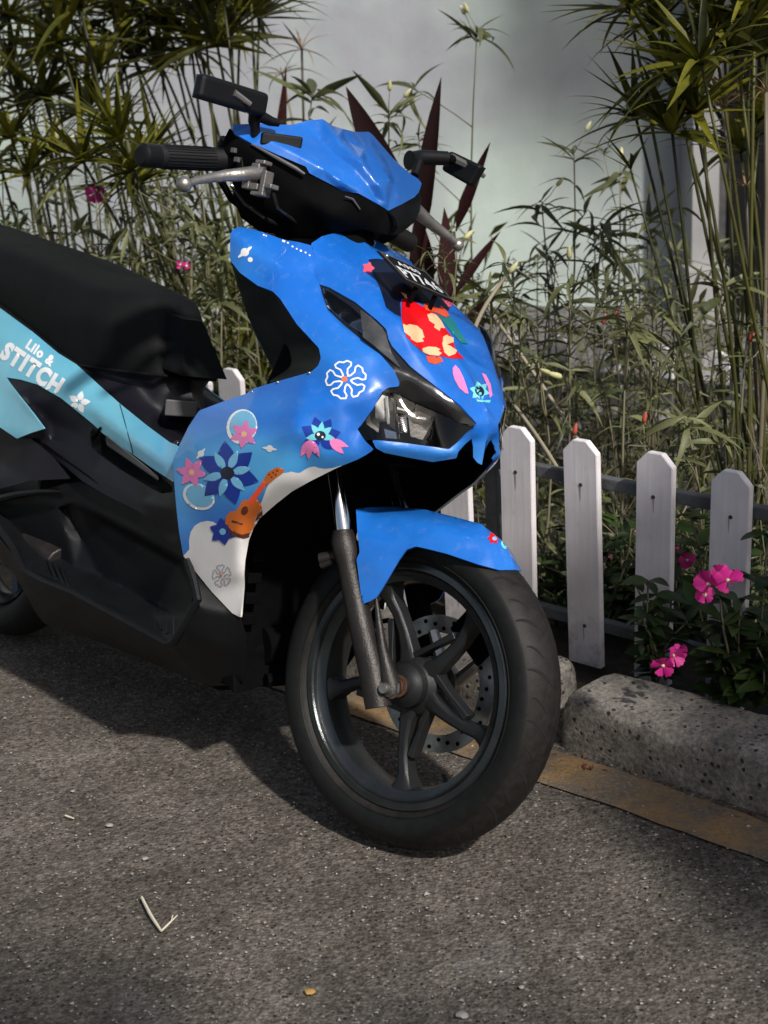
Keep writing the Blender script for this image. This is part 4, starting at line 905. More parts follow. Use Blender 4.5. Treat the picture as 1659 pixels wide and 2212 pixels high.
refl([(415, 200, -.150), (438, 215, -.150), (475, 640, -.140), (450, 640, -.140)], .006, 'chrome', 'lamp_divider')
refl([(310, 520, -.150), (450, 560, -.145), (470, 635, -.145), (330, 620, -.150)], .012, 'chrome')
refl([(110, 400, -.170), (200, 260, -.168), (235, 380, -.155), (260, 470, -.150), (250, 560, -.150), (120, 470, -.165)], .02, 'alu')
refl([(455, 380, -.130), (560, 370, -.124), (565, 560, -.124), (480, 560, -.130)], .030, 'reflector')
refl([(570, 360, -.125), (700, 330, -.115), (860, 405, -.100), (730, 640, -.110), (600, 600, -.120)], .022, 'alu')
refl([(640, 380, -.118), (770, 400, -.108), (765, 425, -.108), (650, 405, -.118)], .014, 'chrome')
refl([(440, 305, -.142), (590, 340, -.125), (600, 325, -.125), (440, 285, -.142)], .012)
for k in range(7):
    a = z6(470+k*3, 400+k*24, -.128); c2 = z6(560, 385+k*24, -.122); g = G(); g.tube([b1(a[0], a[1], -.092), b1((a[0]+c2[0])/2, (a[1]+c2[1])/2+3, -.086), b1(c2[0], c2[1], -.082)], .0016, 6); g.obj('lamp_rib', M['chrome'], bike)
sheet('headlamp_lens', HL, pts=[(900, 915, -.092)], mats=[M['lens']], parent=bike, mirror='both', step=8, smooth=2, bias=-.0005, thick=0)

# ---- number plate on the nose
A, B2, C2, D2 = b1(815, 540.4, -.072), b1(877.5, 606.8, -.062), b1(980, 652, .058), b1(917.5, 584, .056)
D2 = A+C2-B2
n = unit(np.cross(C2-B2, A-B2)); n = n if n@((CAM-OB)@BF.T-B2) > 0 else -n
up_ = np.array([.0, 0, .0]); g = G(); g.hexa([p+up_ for p in (A, B2, C2, D2)]+[p+up_-n*.003 for p in (A, B2, C2, D2)]); plate = g.obj('number_plate', M['black'], bike, smooth=False, bevel=.001)
ux, uy = (C2-B2), (A-B2)
def plate_pt(u, v, h=.0012): return B2+ux*u+uy*v+n*h
g = G()
for (u0, v0), (u1, v1) in (((.03, .05), (.97, .05)), ((.97, .05), (.97, .95)), ((.97, .95), (.03, .95)), ((.03, .95), (.03, .05))): g.tube([plate_pt(u0, v0), plate_pt(u1, v1)], .0009, 5)
g.obj('plate_rim', M['greyplast'], plate)
def ptxt(s_, u0, v0, w_, h_, bold):
    P, Fc = textmesh(s_, 1, bold); P = P-P.min(0); P = P/P.max(0); V = [plate_pt(u0+w_*p[0], v0+h_*p[1], .0016) for p in P]
    for q, f in comps(np.array(V), Fc): obj('plate_character', mesh('plate_character', q, f, M['ink_white']), plate)
ptxt('P7746', .09, .16, .82, .40, .035); ptxt('A980', .24, .66, .48, .17, .03)
g = G(); g.tube([plate_pt(.3, .1, -.003), plate_pt(.3, -.02, -.03)], .004, 6); g.tube([plate_pt(.7, .1, -.003), plate_pt(.7, -.02, -.03)], .004, 6); g.obj('plate_bracket', M['blackd'], bike)
g = G(); g.ball(plate_pt(.10, .86, .001), .004, 6); g.obj('plate_screw', M['steel'], plate)

for x, y, Y in ((545, 847, -.194), (668, 806, -.184), (600, 826, -.19)):
    g = G(); g.ball(b1(x, y, Y-.001), .0028, 6); g.obj('panel_screw', M['steel'], bike)
# ---- inner leg shield, behind the handlebar
sheet('inner_leg_shield', [(497, 560, -.188), (518, 589, -.188), (557, 617, -.186), (589, 629, -.184), (605, 645, -.183), (641, 700, -.179), (688, 752, -.175), (692, 774, -.176), (686, 790, -.178), (668, 803, -.182), (640, 811, -.176), (585, 826, -.15), (572, 822, -.06), (590, 800, -.055), (572, 762, -.060), (537, 689, -.075), (515, 620, -.10), (501, 575, -.15)],
      lines=[[(530, 610, -.14), (580, 680, -.115), (625, 745, -.105), (650, 790, -.13)]], pts=[(600, 740, -.10)], mats=[M['black']], parent=bike, mirror='both', step=8, smooth=3)
sheet('glove_box_edge', [(541, 697, .03), (553, 700, .03), (575, 735, .03), (610, 770, .02), (628, 784, .0), (610, 798, .0), (591, 806, .0), (580, 780, .01), (556, 735, .03)], mats=[plain('dark_teal_plastic', (.012, .05, .07), .4)], parent=bike, step=8, smooth=2)
g = G()   # central spine, filling the front between both leg shields
sec = [(-.36, .88, .13, .08), (-.38, .80, .12, .06), (-.37, .66, .08, .05), (-.38, .54, .09, .04), (-.40, .38, .12, .03), (-.38, .24, .12, .03)]
V = []; Fc = []
for x, z, hw, dp in sec: V += [(x, -hw*.72, z), (x, hw*.72, z), (x+dp, hw*.62, z-.01), (x+dp, -hw*.62, z-.01)]
for i in range(len(sec)-1):
    for k in range(4): Fc.append((i*4+k, i*4+(k+1) % 4, i*4+4+(k+1) % 4, i*4+4+k))
Fc += [(0, 1, 2, 3), tuple(len(V)-4+k for k in range(4))]
g.add(V, Fc); g.obj('front_frame_cover', M['blackd'], bike, bevel=.015, seg=3)
g = G(); g.hexa([(-.10, -.06, .79), (-.10, .06, .79), (-.30, .08, .86), (-.30, -.08, .86), (-.06, -.10, .655), (-.06, .10, .655), (-.34, .14, .60), (-.34, -.14, .60)]); g.obj('nose_core', M['blackd'], bike, bevel=.01)
# wheel arch: splash guard with vents
prof = [(-.02, .625), (-.10, .615), (-.20, .585), (-.275, .52), (-.315, .43), (-.330, .34), (-.325, .25), (-.30, .16)]
g = G(); V = []; Fc = []
for x, z in prof:
    hw = .08 if z > .6 else .13 if z > .5 else .12
    V += [(x, -hw, z), (x-.01, -hw*.3, z+.01), (x-.01, hw*.3, z+.01), (x, hw, z), (x-.05, hw, z+.02), (x-.05, -hw, z+.02)]
for i in range(len(prof)-1):
    for k in range(6): Fc.append((i*6+k, i*6+(k+1) % 6, i*6+6+(k+1) % 6, i*6+6+k))
g.add(V, Fc); sg_ = g.obj('splash_guard', M['blackd'], bike, bevel=.004)
for (x, y) in ((545, 1196), (553, 1207), (541, 1255), (536, 1300), (530, 1345)):
    p = b1(x+10, y, -.112); g = G(); g.box(p+np.array([-.018, .012, 0]), (.003, .014, .009)); g.obj('vent', M['blackd'], sg_, bevel=.002)
g = G(); g.tube([b1(560, 1395, -.05), b1(640, 1385, .03)], [.035, .035], 16); g.tube([b1(575, 1470, -.06), b1(650, 1462, 0)], .012, 8); g.obj('engine_front_pipe', M['blackd'], bike)

# ---- seat
SEATO = [(-70, 462, 0), (0, 489.5, 0), (43, 499.5, 0), (99, 519, 0), (149, 545.5, 0), (198, 575, 0), (231, 588, 0), (264, 596.5, 0), (298, 601, 0), (331, 608, 0), (360, 622, 0), (385, 660, 0), (400, 735, 0), (405, 816, 0), (341, 810.5, -.066), (274, 803.5, -.092), (220, 797, -.108), (169, 788.7, -.120), (126, 761, -.126), (66, 711, -.132), (0, 661, -.136), (-70, 612, -.138)]
sheet('seat', SEATO, lines=[[(355, 655, -.030), (349, 720, -.052), (341, 810.5, -.066)], [(355, 655, -.030), (331, 632, -.050), (264, 618, -.084), (198, 600, -.100), (99, 556, -.112), (0, 520, -.118), (-70, 496, -.12)], [(345, 770, -.066), (250, 740, -.108), (126, 690, -.136), (0, 600, -.144), (-70, 560, -.145)]],
      pts=[(380, 760, -.02), (375, 690, -.012), (200, 680, -.125), (90, 625, -.135)], mats=[M['seat']], parent=bike, mirror='join', step=9, smooth=7, thick=.004, rc=0)
P = [(-70, 612, -.142), (0, 661, -.140), (66, 711, -.136), (126, 761, -.130), (169, 788.7, -.124), (220, 797, -.112), (274, 803.5, -.096), (341, 810.5, -.069), (405, 817, -.0), (466, 821, .066)]
g = G(); g.tube([b1(*p) for p in P], .0035, 6); g.obj('seat_piping', M['seat'], bike)
g = G(); g.hexa([b1(-70, 520, -.10), b1(400, 690, -.02), b1(400, 690, -.02)*[1, -1, 1], b1(-70, 520, -.10)*[1, -1, 1], b1(-70, 640, -.11), b1(395, 812, -.05), b1(395, 812, -.05)*[1, -1, 1], b1(-70, 640, -.11)*[1, -1, 1]]); g.obj('seat_core', M['seat'], bike)

# ---- rear side cover, light blue
z4 = crop(0, 466.3, .33069)
RC = [(-70, 612, -.140), (0, 664, -.142), (66, 713, -.139), (126, 763, -.135), (165, 787, -.132), (210, 828, -.132), (258, 871, -.136), (320, 921, -.146), (367, 955.7, -.158), (384, 962, -.166), (376, 990, -.180), (375, 1041.7, -.186), (330, 1012, -.172), (287.7, 982, -.160), (255, 960, -.155), (221.6, 936, -.152), (203, 918, -.152), (185, 903, -.154), (132, 860, -.160), (79.4, 830, -.166), (45, 820, -.170), (13, 815, -.174), (40, 854, -.182), (70, 892, -.188), (96, 926, -.190), (64, 936, -.190), (36.4, 947.5, -.190), (0, 923, -.190), (-70, 880, -.188)]
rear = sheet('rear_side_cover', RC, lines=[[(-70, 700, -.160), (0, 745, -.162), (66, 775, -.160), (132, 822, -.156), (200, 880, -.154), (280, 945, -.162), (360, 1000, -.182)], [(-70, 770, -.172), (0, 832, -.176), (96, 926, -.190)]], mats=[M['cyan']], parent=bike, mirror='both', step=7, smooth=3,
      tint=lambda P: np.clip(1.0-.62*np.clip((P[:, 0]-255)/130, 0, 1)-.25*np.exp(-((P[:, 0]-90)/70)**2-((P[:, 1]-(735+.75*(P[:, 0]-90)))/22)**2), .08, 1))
bvh(rear[:1], 'rear'); dline('panel_joint', [(259, 873), (264, 890), (270, 912), (278, 942), (284, 962), (288, 980)], 1.8, M['groove'], 'rear', bike, off=.0006)
# black insert and tunnel cover
INS = [(13, 815, -.172), (45, 820, -.168), (79.4, 830, -.164), (132, 860, -.158), (185, 903, -.152), (203, 918, -.150), (221.6, 936, -.150), (255, 960, -.153), (287.7, 982, -.158), (330, 1012, -.170), (375, 1041.7, -.184), (378, 1070, -.190), (381, 1098, -.196), (388, 1150, -.196), (394.6, 1189, -.194), (372, 1175, -.178), (349, 1159, -.166), (338, 1142, -.164), (329, 1123.6, -.164), (302, 1106, -.160), (226, 1068, -.158), (176, 1038, -.160), (141, 1008, -.162), (108, 982, -.165), (60, 945, -.176), (64, 936, -.184), (96, 926, -.186), (70, 892, -.184), (40, 854, -.180)]
tun = sheet('floor_tunnel_cover', INS, lines=[[(60, 870, -.168), (100, 910, -.152), (150, 928, -.150), (166, 925, -.150)], [(199, 962, -.150), (215, 985, -.146), (275, 1022, -.152), (343, 1064, -.170), (372, 1064, -.180)], [(225, 936, -.136), (231, 960, -.135), (300, 1000, -.142), (340, 1030, -.158)], [(110, 950, -.164), (200, 1020, -.156), (300, 1085, -.160), (385, 1150, -.186)]],
      mats=[M['purple']], parent=bike, mirror='both', step=7, smooth=1)
# recess with a grip edge in the tunnel cover
bvh(tun[:1], 'tun')
decal('recess', [(196, 935), (202, 925), (225, 950), (233, 962), (300, 1002), (345, 1030), (362, 1042), (372, 1052), (372, 1062), (350, 1066), (333, 1058), (260, 1014), (213, 980), (199, 965)], M['blackd'], 'tun', bike, off=.001)
g = G(); g.hexa([b1(228, 938, -.156), b1(343, 1028, -.172), b1(343, 1040, -.173), b1(230, 962, -.156)]+[b1(228, 938, -.146), b1(343, 1028, -.160), b1(343, 1040, -.160), b1(230, 962, -.146)]); g.obj('recess_lip', M['greyplast'], bike, bevel=.003)
for k in range(3):
    g = G(); g.tube([b1(197+k*6, 940-k*6+6, -.156), b1(206+k*6, 932-k*6+4, -.155)], .003, 5); g.obj('vent', M['blackd'], bike)
decal('panel_crease', [(64, 948), (80, 946), (195, 1030), (215, 1048), (150, 1002)], M['blackd'], 'tun', bike, off=.001)
# lower-left chevrons of the side body
sheet('rear_lower_cover', [(-70, 890, -.178), (0, 924, -.182), (36, 949, -.182), (58, 940, -.178), (80, 958, -.176), (115, 990, -.174), (150, 1034, -.172), (70, 1038, -.176), (0, 1056, -.180), (-70, 1075, -.182)], lines=[[(-70, 960, -.172), (0, 992, -.170), (38, 1026, -.176), (0, 1038, -.180)]], mats=[M['purple']], parent=bike, mirror='both', step=8, smooth=2)
g = G(); g.tube([b1(-70, 1090, -.176), b1(0, 1078, -.178), b1(40, 1068, -.178), b1(88, 1062, -.174), b1(130, 1062, -.168)], [.009, .009, .007, .005, .002], 8); g.obj('rear_foot_peg_edge', M['black'], bike)

# ---- footboard side
zf = crop(0, 932.6, .25132)
FS = [(-70, 1085, -.168), (0, 1075, -.165), (88, 1060, -.158), (140, 1045, -.150), (176, 1040, -.146), (226, 1068, -.146), (302, 1106, -.150), (329, 1123, -.156), (349, 1159, -.160), (395, 1189, -.186), (398, 1206, -.190), (418, 1278, -.196), (414, 1300, -.198), (402, 1332, -.200), (377, 1376, -.203), (360, 1384, -.205), (271, 1335, -.206), (156, 1272, -.206), (55, 1226, -.206), (30, 1185, -.204), (0, 1142, -.202), (-70, 1060, -.20)]
fl = sheet('floor_side', FS, lines=[[(123, 1095, -.150), (160, 1086, -.146), (226, 1118, -.144), (302, 1158, -.148), (350, 1186, -.158), (392, 1210, -.184)],
                                [(123, 1095, -.150), (142, 1150, -.142), (160, 1224, -.132)], [(140, 1098, -.128), (180, 1175, -.118), (216, 1244, -.112)], [(216, 1244, -.112), (276, 1274, -.116), (345, 1306, -.125), (402, 1332, -.150)],
                                [(226, 1130, -.126), (302, 1172, -.124), (385, 1218, -.14)], [(216, 1244, -.112), (160, 1224, -.132), (48, 1155, -.150), (0, 1105, -.16)]],
           pts=[(250, 1290, -.150), (330, 1330, -.165), (120, 1235, -.17)], mats=[M['black']], parent=bike, mirror='both', step=6, smooth=.7)
FA = [(-70, 1065, -.205), (0, 1142, -.207), (30, 1185, -.209), (52, 1232, -.211), (90, 1254, -.211), (156, 1280, -.211), (271, 1342, -.211), (345, 1382, -.210), (361, 1391, -.209), (375, 1386, -.208), (398, 1350, -.205), (421, 1309, -.202), (427, 1296, -.201), (420, 1262, -.199), (404, 1210, -.195)]
g = G(); g.tube([b1(*p) for p in FA], [.007]*len(FA), 8); g.obj('floor_rail', M['black'], bike)
LF = [(-70, 1090, -.200), (0, 1163, -.204), (30, 1200, -.206), (52, 1238, -.208), (156, 1286, -.208), (271, 1347, -.208), (350, 1390, -.207), (372, 1396, -.206), (404, 1352, -.203), (432, 1309, -.200), (428, 1290, -.199), (418, 1250, -.197), (398, 1206, -.193), (425, 1241, -.186), (458, 1281, -.175), (501, 1326, -.160), (519, 1337, -.154), (530, 1370, -.142), (533, 1420, -.125), (529, 1468, -.110), (500, 1480, -.108), (455, 1482, -.110), (360, 1446, -.115), (255, 1402, -.120), (170, 1372, -.125), (95, 1347, -.130), (75, 1320, -.145), (60, 1290, -.160), (30, 1240, -.175), (-70, 1130, -.18)]
sheet('lower_side_fairing', LF, lines=[[(372, 1396, -.206), (400, 1430, -.165), (440, 1476, -.118)], [(432, 1309, -.200), (470, 1400, -.160), (500, 1475, -.112)]], mats=[M['black']], parent=bike, mirror='both', step=8, smooth=3)
# drain ribs on the footboard
for L in ([(102, 1208, 122, 1252), (116, 1216, 138, 1262), (130, 1224, 150, 1270), (141, 1232, 157, 1274)], [(338, 1316, 338, 1356), (350, 1322, 349, 1362), (363, 1327, 362, 1369), (376, 1332, 375, 1374)]):
    for x0, y0, x1, y1 in L:
        bvh(fl[:1], 'fl') if 'fl' not in BVH else None
        def onf(x, y):
            d = Vector(rays([x], [y])[0]).normalized(); h = BVH['fl'].ray_cast(Vector(CAM), d); return np.array((MB_.inverted() @ h[0])[:]) if h[0] else None
        a, b = onf(x0, y0), onf(x1, y1)
        if a is not None and b is not None: g = G(); g.tube([a, b], .0032, 6); g.obj('floor_rib', M['black'], bike)
# under the seat: black body side, tray, grey label
sheet('under_seat_cover', [(165, 787, -.128), (220, 797, -.104), (274, 803, -.088), (341, 810, -.062), (405, 816, 0), (420, 870, 0), (400, 960, -.06), (384, 962, -.150), (367, 955, -.150), (320, 920, -.140), (258, 870, -.130)],
      lines=[[(178, 792, -.118), (220, 820, -.100), (300, 835, -.068), (345, 838, -.050)], [(345, 838, -.050), (336, 893, -.056), (345, 925, -.060)]], mats=[M['purple']], parent=bike, mirror='join', step=9, smooth=3, bias=0, rc=0)
g = G(); g.hexa([b1(358, 862, -.094), b1(430, 868, -.040), b1(424, 902, -.040), b1(355, 898, -.094)]+[b1(358, 862, -.05), b1(430, 868, .004), b1(424, 902, .004), b1(355, 898, -.05)]); g.obj('hook_block', M['greyplast'], bike, bevel=.003)
g = G(); g.ball(b1(383, 958, -.155), .006, 6); g.obj('body_screw', M['piano'], bike)
# body core: floor pan, tunnel core, tail, engine and rear wheel
g = G()
g.box((-.84, 0, .40), (.22, .09, .14)); g.box((-.55, 0, .28), (.2, .085, .10)); g.box((-.62, 0, .20), (.30, .12, .04)); g.box((-1.2, 0, .62), (.36, .10, .10)); g.box((-.41, 0, .30), (.05, .11, .16)); g.obj('body_core', M['blackd'], bike, bevel=.02)
g = G(); g.box((-1.05, .02, .30), (.26, .07, .07)); g.tube([(-1.32, -.10, .29), (-.86, -.13, .25)], [.048, .036], 16); g.tube([(-.86, -.12, .25), (-.75, -.05, .2)], [.016, .016], 10); g.obj('engine_and_exhaust', M['fork'], bike, bevel=.01)
g = G(); cR = (-1.29, 0, .255); g.lathe([(r, o*1.15) for r, o in tyre_profile()], cR, None, 64); rt_ = g.obj('rear_tyre', M['rubber'], bike)
g = G(); g.lathe([(.186, -.04), (.178, -.03), (.165, -.02), (.16, 0), (.165, .02), (.178, .03), (.186, .04)], cR, None, 48); g.lathe([(0, -.05), (.05, -.05), (.06, 0), (.05, .05), (0, .05)], cR, None, 24)
for k in range(5):
    a = 2*math.pi*k/5; g.tube([(cR[0]+.04*math.cos(a), 0, cR[2]+.04*math.sin(a)), (cR[0]+.165*math.cos(a), 0, cR[2]+.165*math.sin(a))], [.016, .012], 6)
g.obj('rear_rim', M['rim'], bike)
g = G(); g.tube([(-.62, .10, .22), (-.66, .22, .02)], [.011, .010], 10); g.box((-.665, .235, .012), (.03, .02, .006)); g.obj('side_stand', M['blackd'], bike)
g = G(); g.tube([(-1.5, .0, .70), (-1.62, 0, .68), (-1.70, 0, .62)], [.09, .07, .02], 14); g.obj('tail', M['black'], bike)

# ---- prints on the panels
bvh(panel[:1], 'panel'); bvh([nose], 'nose'); bvh(rear[:1], 'rear'); bvh([o for o in bike.children if o.name.startswith('mudguard')], 'mud'); bvh([cowl], 'cowl')
ST = 'printed_graphic'
def dec(poly, ink, key='panel', off=.0007, nm=ST, step=4.5): return decal(nm, poly, M['ink_'+ink], key, bike, off=off, step=step)
def planet(x, y, r, a):
    dec(ell(x, y, r, r, 0, 20), 'white', nm='printed_planet'); dec(ell(x, y, r*2.1, r*.42, a, 24), 'white', off=.0011, nm='printed_planet_ring')
planet(529.5, 545, 9, -38); dec(ell(541, 561, 5.5, 5.5, 0, 12), 'white'); planet(434.5, 980, 7, -50); planet(583, 969, 7.5, 8)
for x, y, r in ((570, 508, 2.4), (575, 510, 2), (613, 521, 4), (622, 525, 2.5), (632, 533, 2.5), (641, 538, 2.2), (650, 542, 3), (660, 546, 2.4), (669, 552, 2.2)): dec(ell(x, y, r, r*.8, 30, 7), 'white', step=3)
def flower(cx, cy, R, a0, sx=1., sy=1., n=5):
    P = []
    for k in range(n):
        for u, rr in ((-.26, .34), (-.24, .60), (-.38, .80), (-.34, .96), (-.14, 1.0), (.02, .92), (.18, 1.0), (.36, .94), (.38, .78), (.24, .58), (.28, .34), (.5, .22)):
            a = a0+(k+u)*2*math.pi/n; P.append((cx+R*rr*math.cos(a)*sx, cy+R*rr*math.sin(a)*sy))
    return P
P = flower(748, 821, 45, -1.75, .98, .92); dline('printed_flower_outline', resample([(*p, 0) for p in P], 3), 3.6, M['ink_white'], 'panel', bike, True); dec(ell(744, 819, 6.5, 6.5, 0, 14), 'orange', off=.0012)
P = flower(480, 1243, 24, -1.75, .85, 1.0); dline('printed_flower_outline', resample([(*p, 0) for p in P], 3), 1.8, M['ink_grey'], 'panel', bike, True); dec(ell(478, 1243, 3, 3, 0, 8), 'orange', off=.0012)
# generic blossoms in the place of the cartoon figures, same sizes and colours
def petal(cx, cy, a, L, W, ink, off=.0007, key='panel', n=9):
    c, s_ = math.cos(rad(a)), math.sin(rad(a)); P = []
    for t in np.linspace(0, 1, n): P.append((L*t, -W*math.sin(math.pi*t**.8)))
    for t in np.linspace(1, 0, n)[1:-1]: P.append((L*t, W*math.sin(math.pi*t**.8)))
    return dec([(cx+x*c-y*s_, cy+x*s_+y*c) for x, y in P], ink, key, off, 'printed_petal')
for (x, y, rx, ry, a) in ((430, 1073, 36, 27, 25), (523, 922, 33, 38, 15)):
    dec(ell(x, y, rx, ry, a), 'white', off=.0006); dec(ell(x+2, y-2, rx*.86, ry*.86, a), 'pale', off=.0010)
for a in (-150, -95, -40, 15, 75, 135): petal(492+8*math.cos(rad(a)), 1022+8*math.sin(rad(a)), a, 62, 19, 'navy', .0014)
for a in (-122, -65, -12, 45, 108, 165): petal(492+10*math.cos(rad(a)), 1022+10*math.sin(rad(a)), a, 44, 9, 'pale', .0018)
dec(ell(492, 1022, 15, 14), 'dark', off=.0022)
for a in (-170, -110, -50, 10, 70, 130): petal(415, 1020, a, 34, 9, 'pink', .0016)
dec(ell(415, 1020, 6, 6), 'cream', off=.0020)
for a in (-140, -80, -20, 40, 100, 160): petal(528, 938, a, 32, 8, 'pink', .0016)
dec(ell(528, 938, 6, 6), 'cream', off=.0020)
for a in (-160, -100, -40, 20, 80, 140): petal(482, 1148, a, 30, 11, 'navy', .0016)
dec(ell(482, 1148, 7, 7), 'pale', off=.002)
# ukulele
uk = lambda L: [z3(x, y)[:2] for x, y in L]
dec(uk([(368, 715), (372, 680), (395, 655), (425, 650), (440, 625), (455, 600), (485, 595), (520, 592), (545, 610), (552, 640), (525, 672), (512, 700), (510, 735), (490, 760), (450, 770), (405, 755)]), 'wood', off=.0026)
dec(uk([(372, 735), (405, 757), (450, 771), (492, 761), (512, 735), (514, 700), (528, 672), (553, 645), (554, 670), (530, 720), (505, 775), (460, 790), (400, 775)]), 'brown', off=.0028)
dec(uk([(475, 610), (560, 500), (580, 515), (500, 625)]), 'coral', off=.003); dec(uk([(560, 500), (580, 460), (625, 433), (660, 440), (662, 455), (625, 482), (580, 520)]), 'wood', off=.003)
dec(ell(*z3(465, 650)[:2], 7, 10, 25), 'brown', off=.0031); dec(uk([(402, 698), (455, 712), (453, 722), (400, 708)]), 'brown', off=.0031)
for k in range(3): dline('printed_string', [z3(x, y) for x, y in ((412+k*14, 700+k*4), (560+k*7, 505+k*3))], .9, M['ink_brown'], 'panel', bike, off=.0033)
for x, y in ((590, 470), (610, 460), (630, 450), (602, 482), (622, 470)): dec(ell(*z3(x, y)[:2], 2.2, 2.2, 0, 7), 'brown', off=.0034, step=3)
# second blossom by the wheel arch
for a in (-150, -105, -60, -15, 30, 150): petal(692, 945, a, 46, 15, 'navy', .0014)
for a in (-128, -82, -38, 8, 172): petal(692, 942, a, 32, 7, 'sky', .0018)
for a in (60, 95, 120): petal(670, 950, a, 42, 8, 'pink', .0016)
for a in (20, 45): petal(712, 950, a, 44, 8, 'pink', .0016)
dec(ell(692, 941, 12, 10), 'dark', off=.0022); dec(ell(688, 938, 3.5, 3.5, 0, 8), 'white', off=.0026); dec(ell(697, 944, 2.5, 2.5, 0, 8), 'white', off=.0026)
# nose print: dark, red and cream leaves
zn = crop(740.6, 493.7, .19841); nk = lambda L: [zn(x, y)[:2] for x, y in L]
dec(nk([(280, 340), (370, 330), (450, 340), (560, 440), (700, 560), (900, 650), (1100, 760), (1180, 800), (1150, 900), (1050, 860), (900, 820), (800, 800), (700, 790), (640, 760), (620, 820), (630, 960), (560, 930), (470, 860), (400, 640), (330, 500)]), 'dark', 'nose', .0008)
dec(nk([(640, 780), (720, 760), (830, 830), (950, 900), (1040, 960), (1110, 1080), (1180, 1180), (1230, 1330), (1320, 1420), (1180, 1420), (1060, 1390), (930, 1390), (860, 1340), (750, 1250), (690, 1180), (650, 1060), (635, 960)]), 'red', 'nose', .0012)
dec(nk([(870, 820), (960, 820), (1040, 880), (1070, 840), (1120, 890), (1160, 950), (1120, 970), (1010, 920), (900, 890)]), 'coral', 'nose', .0018)
dec(nk([(1010, 930), (1110, 975), (1180, 960), (1290, 1150), (1360, 1260), (1290, 1250), (1180, 1130), (1100, 1030)]), 'teal', 'nose', .0014)
dec(nk([(1060, 745), (1180, 790), (1205, 830), (1150, 860), (1110, 810)]), 'rose', 'nose', .0018)
for a in range(0, 360, 72): petal(*zn(275, 435)[:2], a, 14, 5.5, 'rose', .0016, 'nose', 6)
dec(nk([(380, 470), (470, 520), (560, 600), (680, 680), (800, 740), (760, 790), (640, 740), (520, 640), (420, 570)]), 'maroon', 'nose', .0012)
def leafblob(L): dec(nk(L), 'cream', 'nose', .0022)
leafblob([(650, 1040), (690, 1060), (720, 1045), (800, 1060), (860, 1110), (885, 1190), (860, 1200), (880, 1235), (800, 1245), (740, 1210), (730, 1180), (665, 1130)])
leafblob([(915, 940), (960, 925), (1010, 940), (1070, 1010), (1110, 1090), (1060, 1085), (1050, 1120), (990, 1080), (1000, 1050), (940, 1010)])
leafblob([(860, 1310), (930, 1290), (1010, 1295), (1060, 1320), (1035, 1335), (1075, 1360), (1040, 1390), (940, 1380), (870, 1350)])
leafblob([(1090, 1180), (1130, 1160), (1150, 1175), (1200, 1190), (1205, 1240), (1130, 1265), (1180, 1290), (1240, 1330), (1220, 1370), (1150, 1395), (1100, 1350), (1080, 1260)])
dec(nk([(900, 1395), (1060, 1400), (1090, 1450), (1000, 1480), (930, 1460)]), 'coral', 'nose', .0012)
leafblob([(630, 700), (690, 720), (700, 760), (680, 770)])
zt = crop(1600/1.8228, 1150/1.8228, 450/1659/1.8228); tk = lambda L: [zt(x, y)[:2] for x, y in L]
dec(tk([(670, 1110), (710, 1060), (770, 1130), (830, 1250), (880, 1400), (900, 1480), (850, 1470), (760, 1390), (700, 1280), (672, 1190)]), 'pink', 'nose', .0012)
for a in range(0, 360, 60): petal(*zt(1060, 1440)[:2], a+15, 22, 7, 'sky', .0014, 'nose', 6)
dec(ell(*zt(1060, 1440)[:2], 12, 9, 55), 'dark', 'nose', .0018)
dec(tk([(1090, 1180), (1150, 1200), (1220, 1340), (1245, 1500), (1210, 1540), (1180, 1380)]), 'pink', 'nose', .0012)
dec(tk([(1010, 1560), (1110, 1575), (1220, 1570), (1210, 1610), (1110, 1600), (1020, 1590)]), 'sky', 'nose', .0012)
# mudguard emblem: small red blossom
for a in range(0, 360, 60): petal(1066, 1163, a, 14, 4.5, 'red', .001, 'mud', 6)
dec(ell(1068, 1164, 5, 4), 'pale', 'mud', .0014); dec(ell(1088, 1178, 9, 5, 60), 'sky', 'mud', .001)
# rear cover lettering
T_ = 'printed_letter'
L0, L1 = z4(8, 895), z4(372, 1150)
dtext(T_, 'STITCH', (-3, 772), (124, 84), (22, -36), M['ink_white'], 'rear', bike, .06)
dtext(T_, 'Lilo &', (54, 752), (56, 42), (13, -20), M['ink_white'], 'rear', bike, .05)
for k in range(5):
    a = -1.3+k*2*math.pi/5
    petal(171+3*math.cos(a), 869+3*math.sin(a), math.degrees(a), 22, 7, 'white', .001, 'rear', 7)
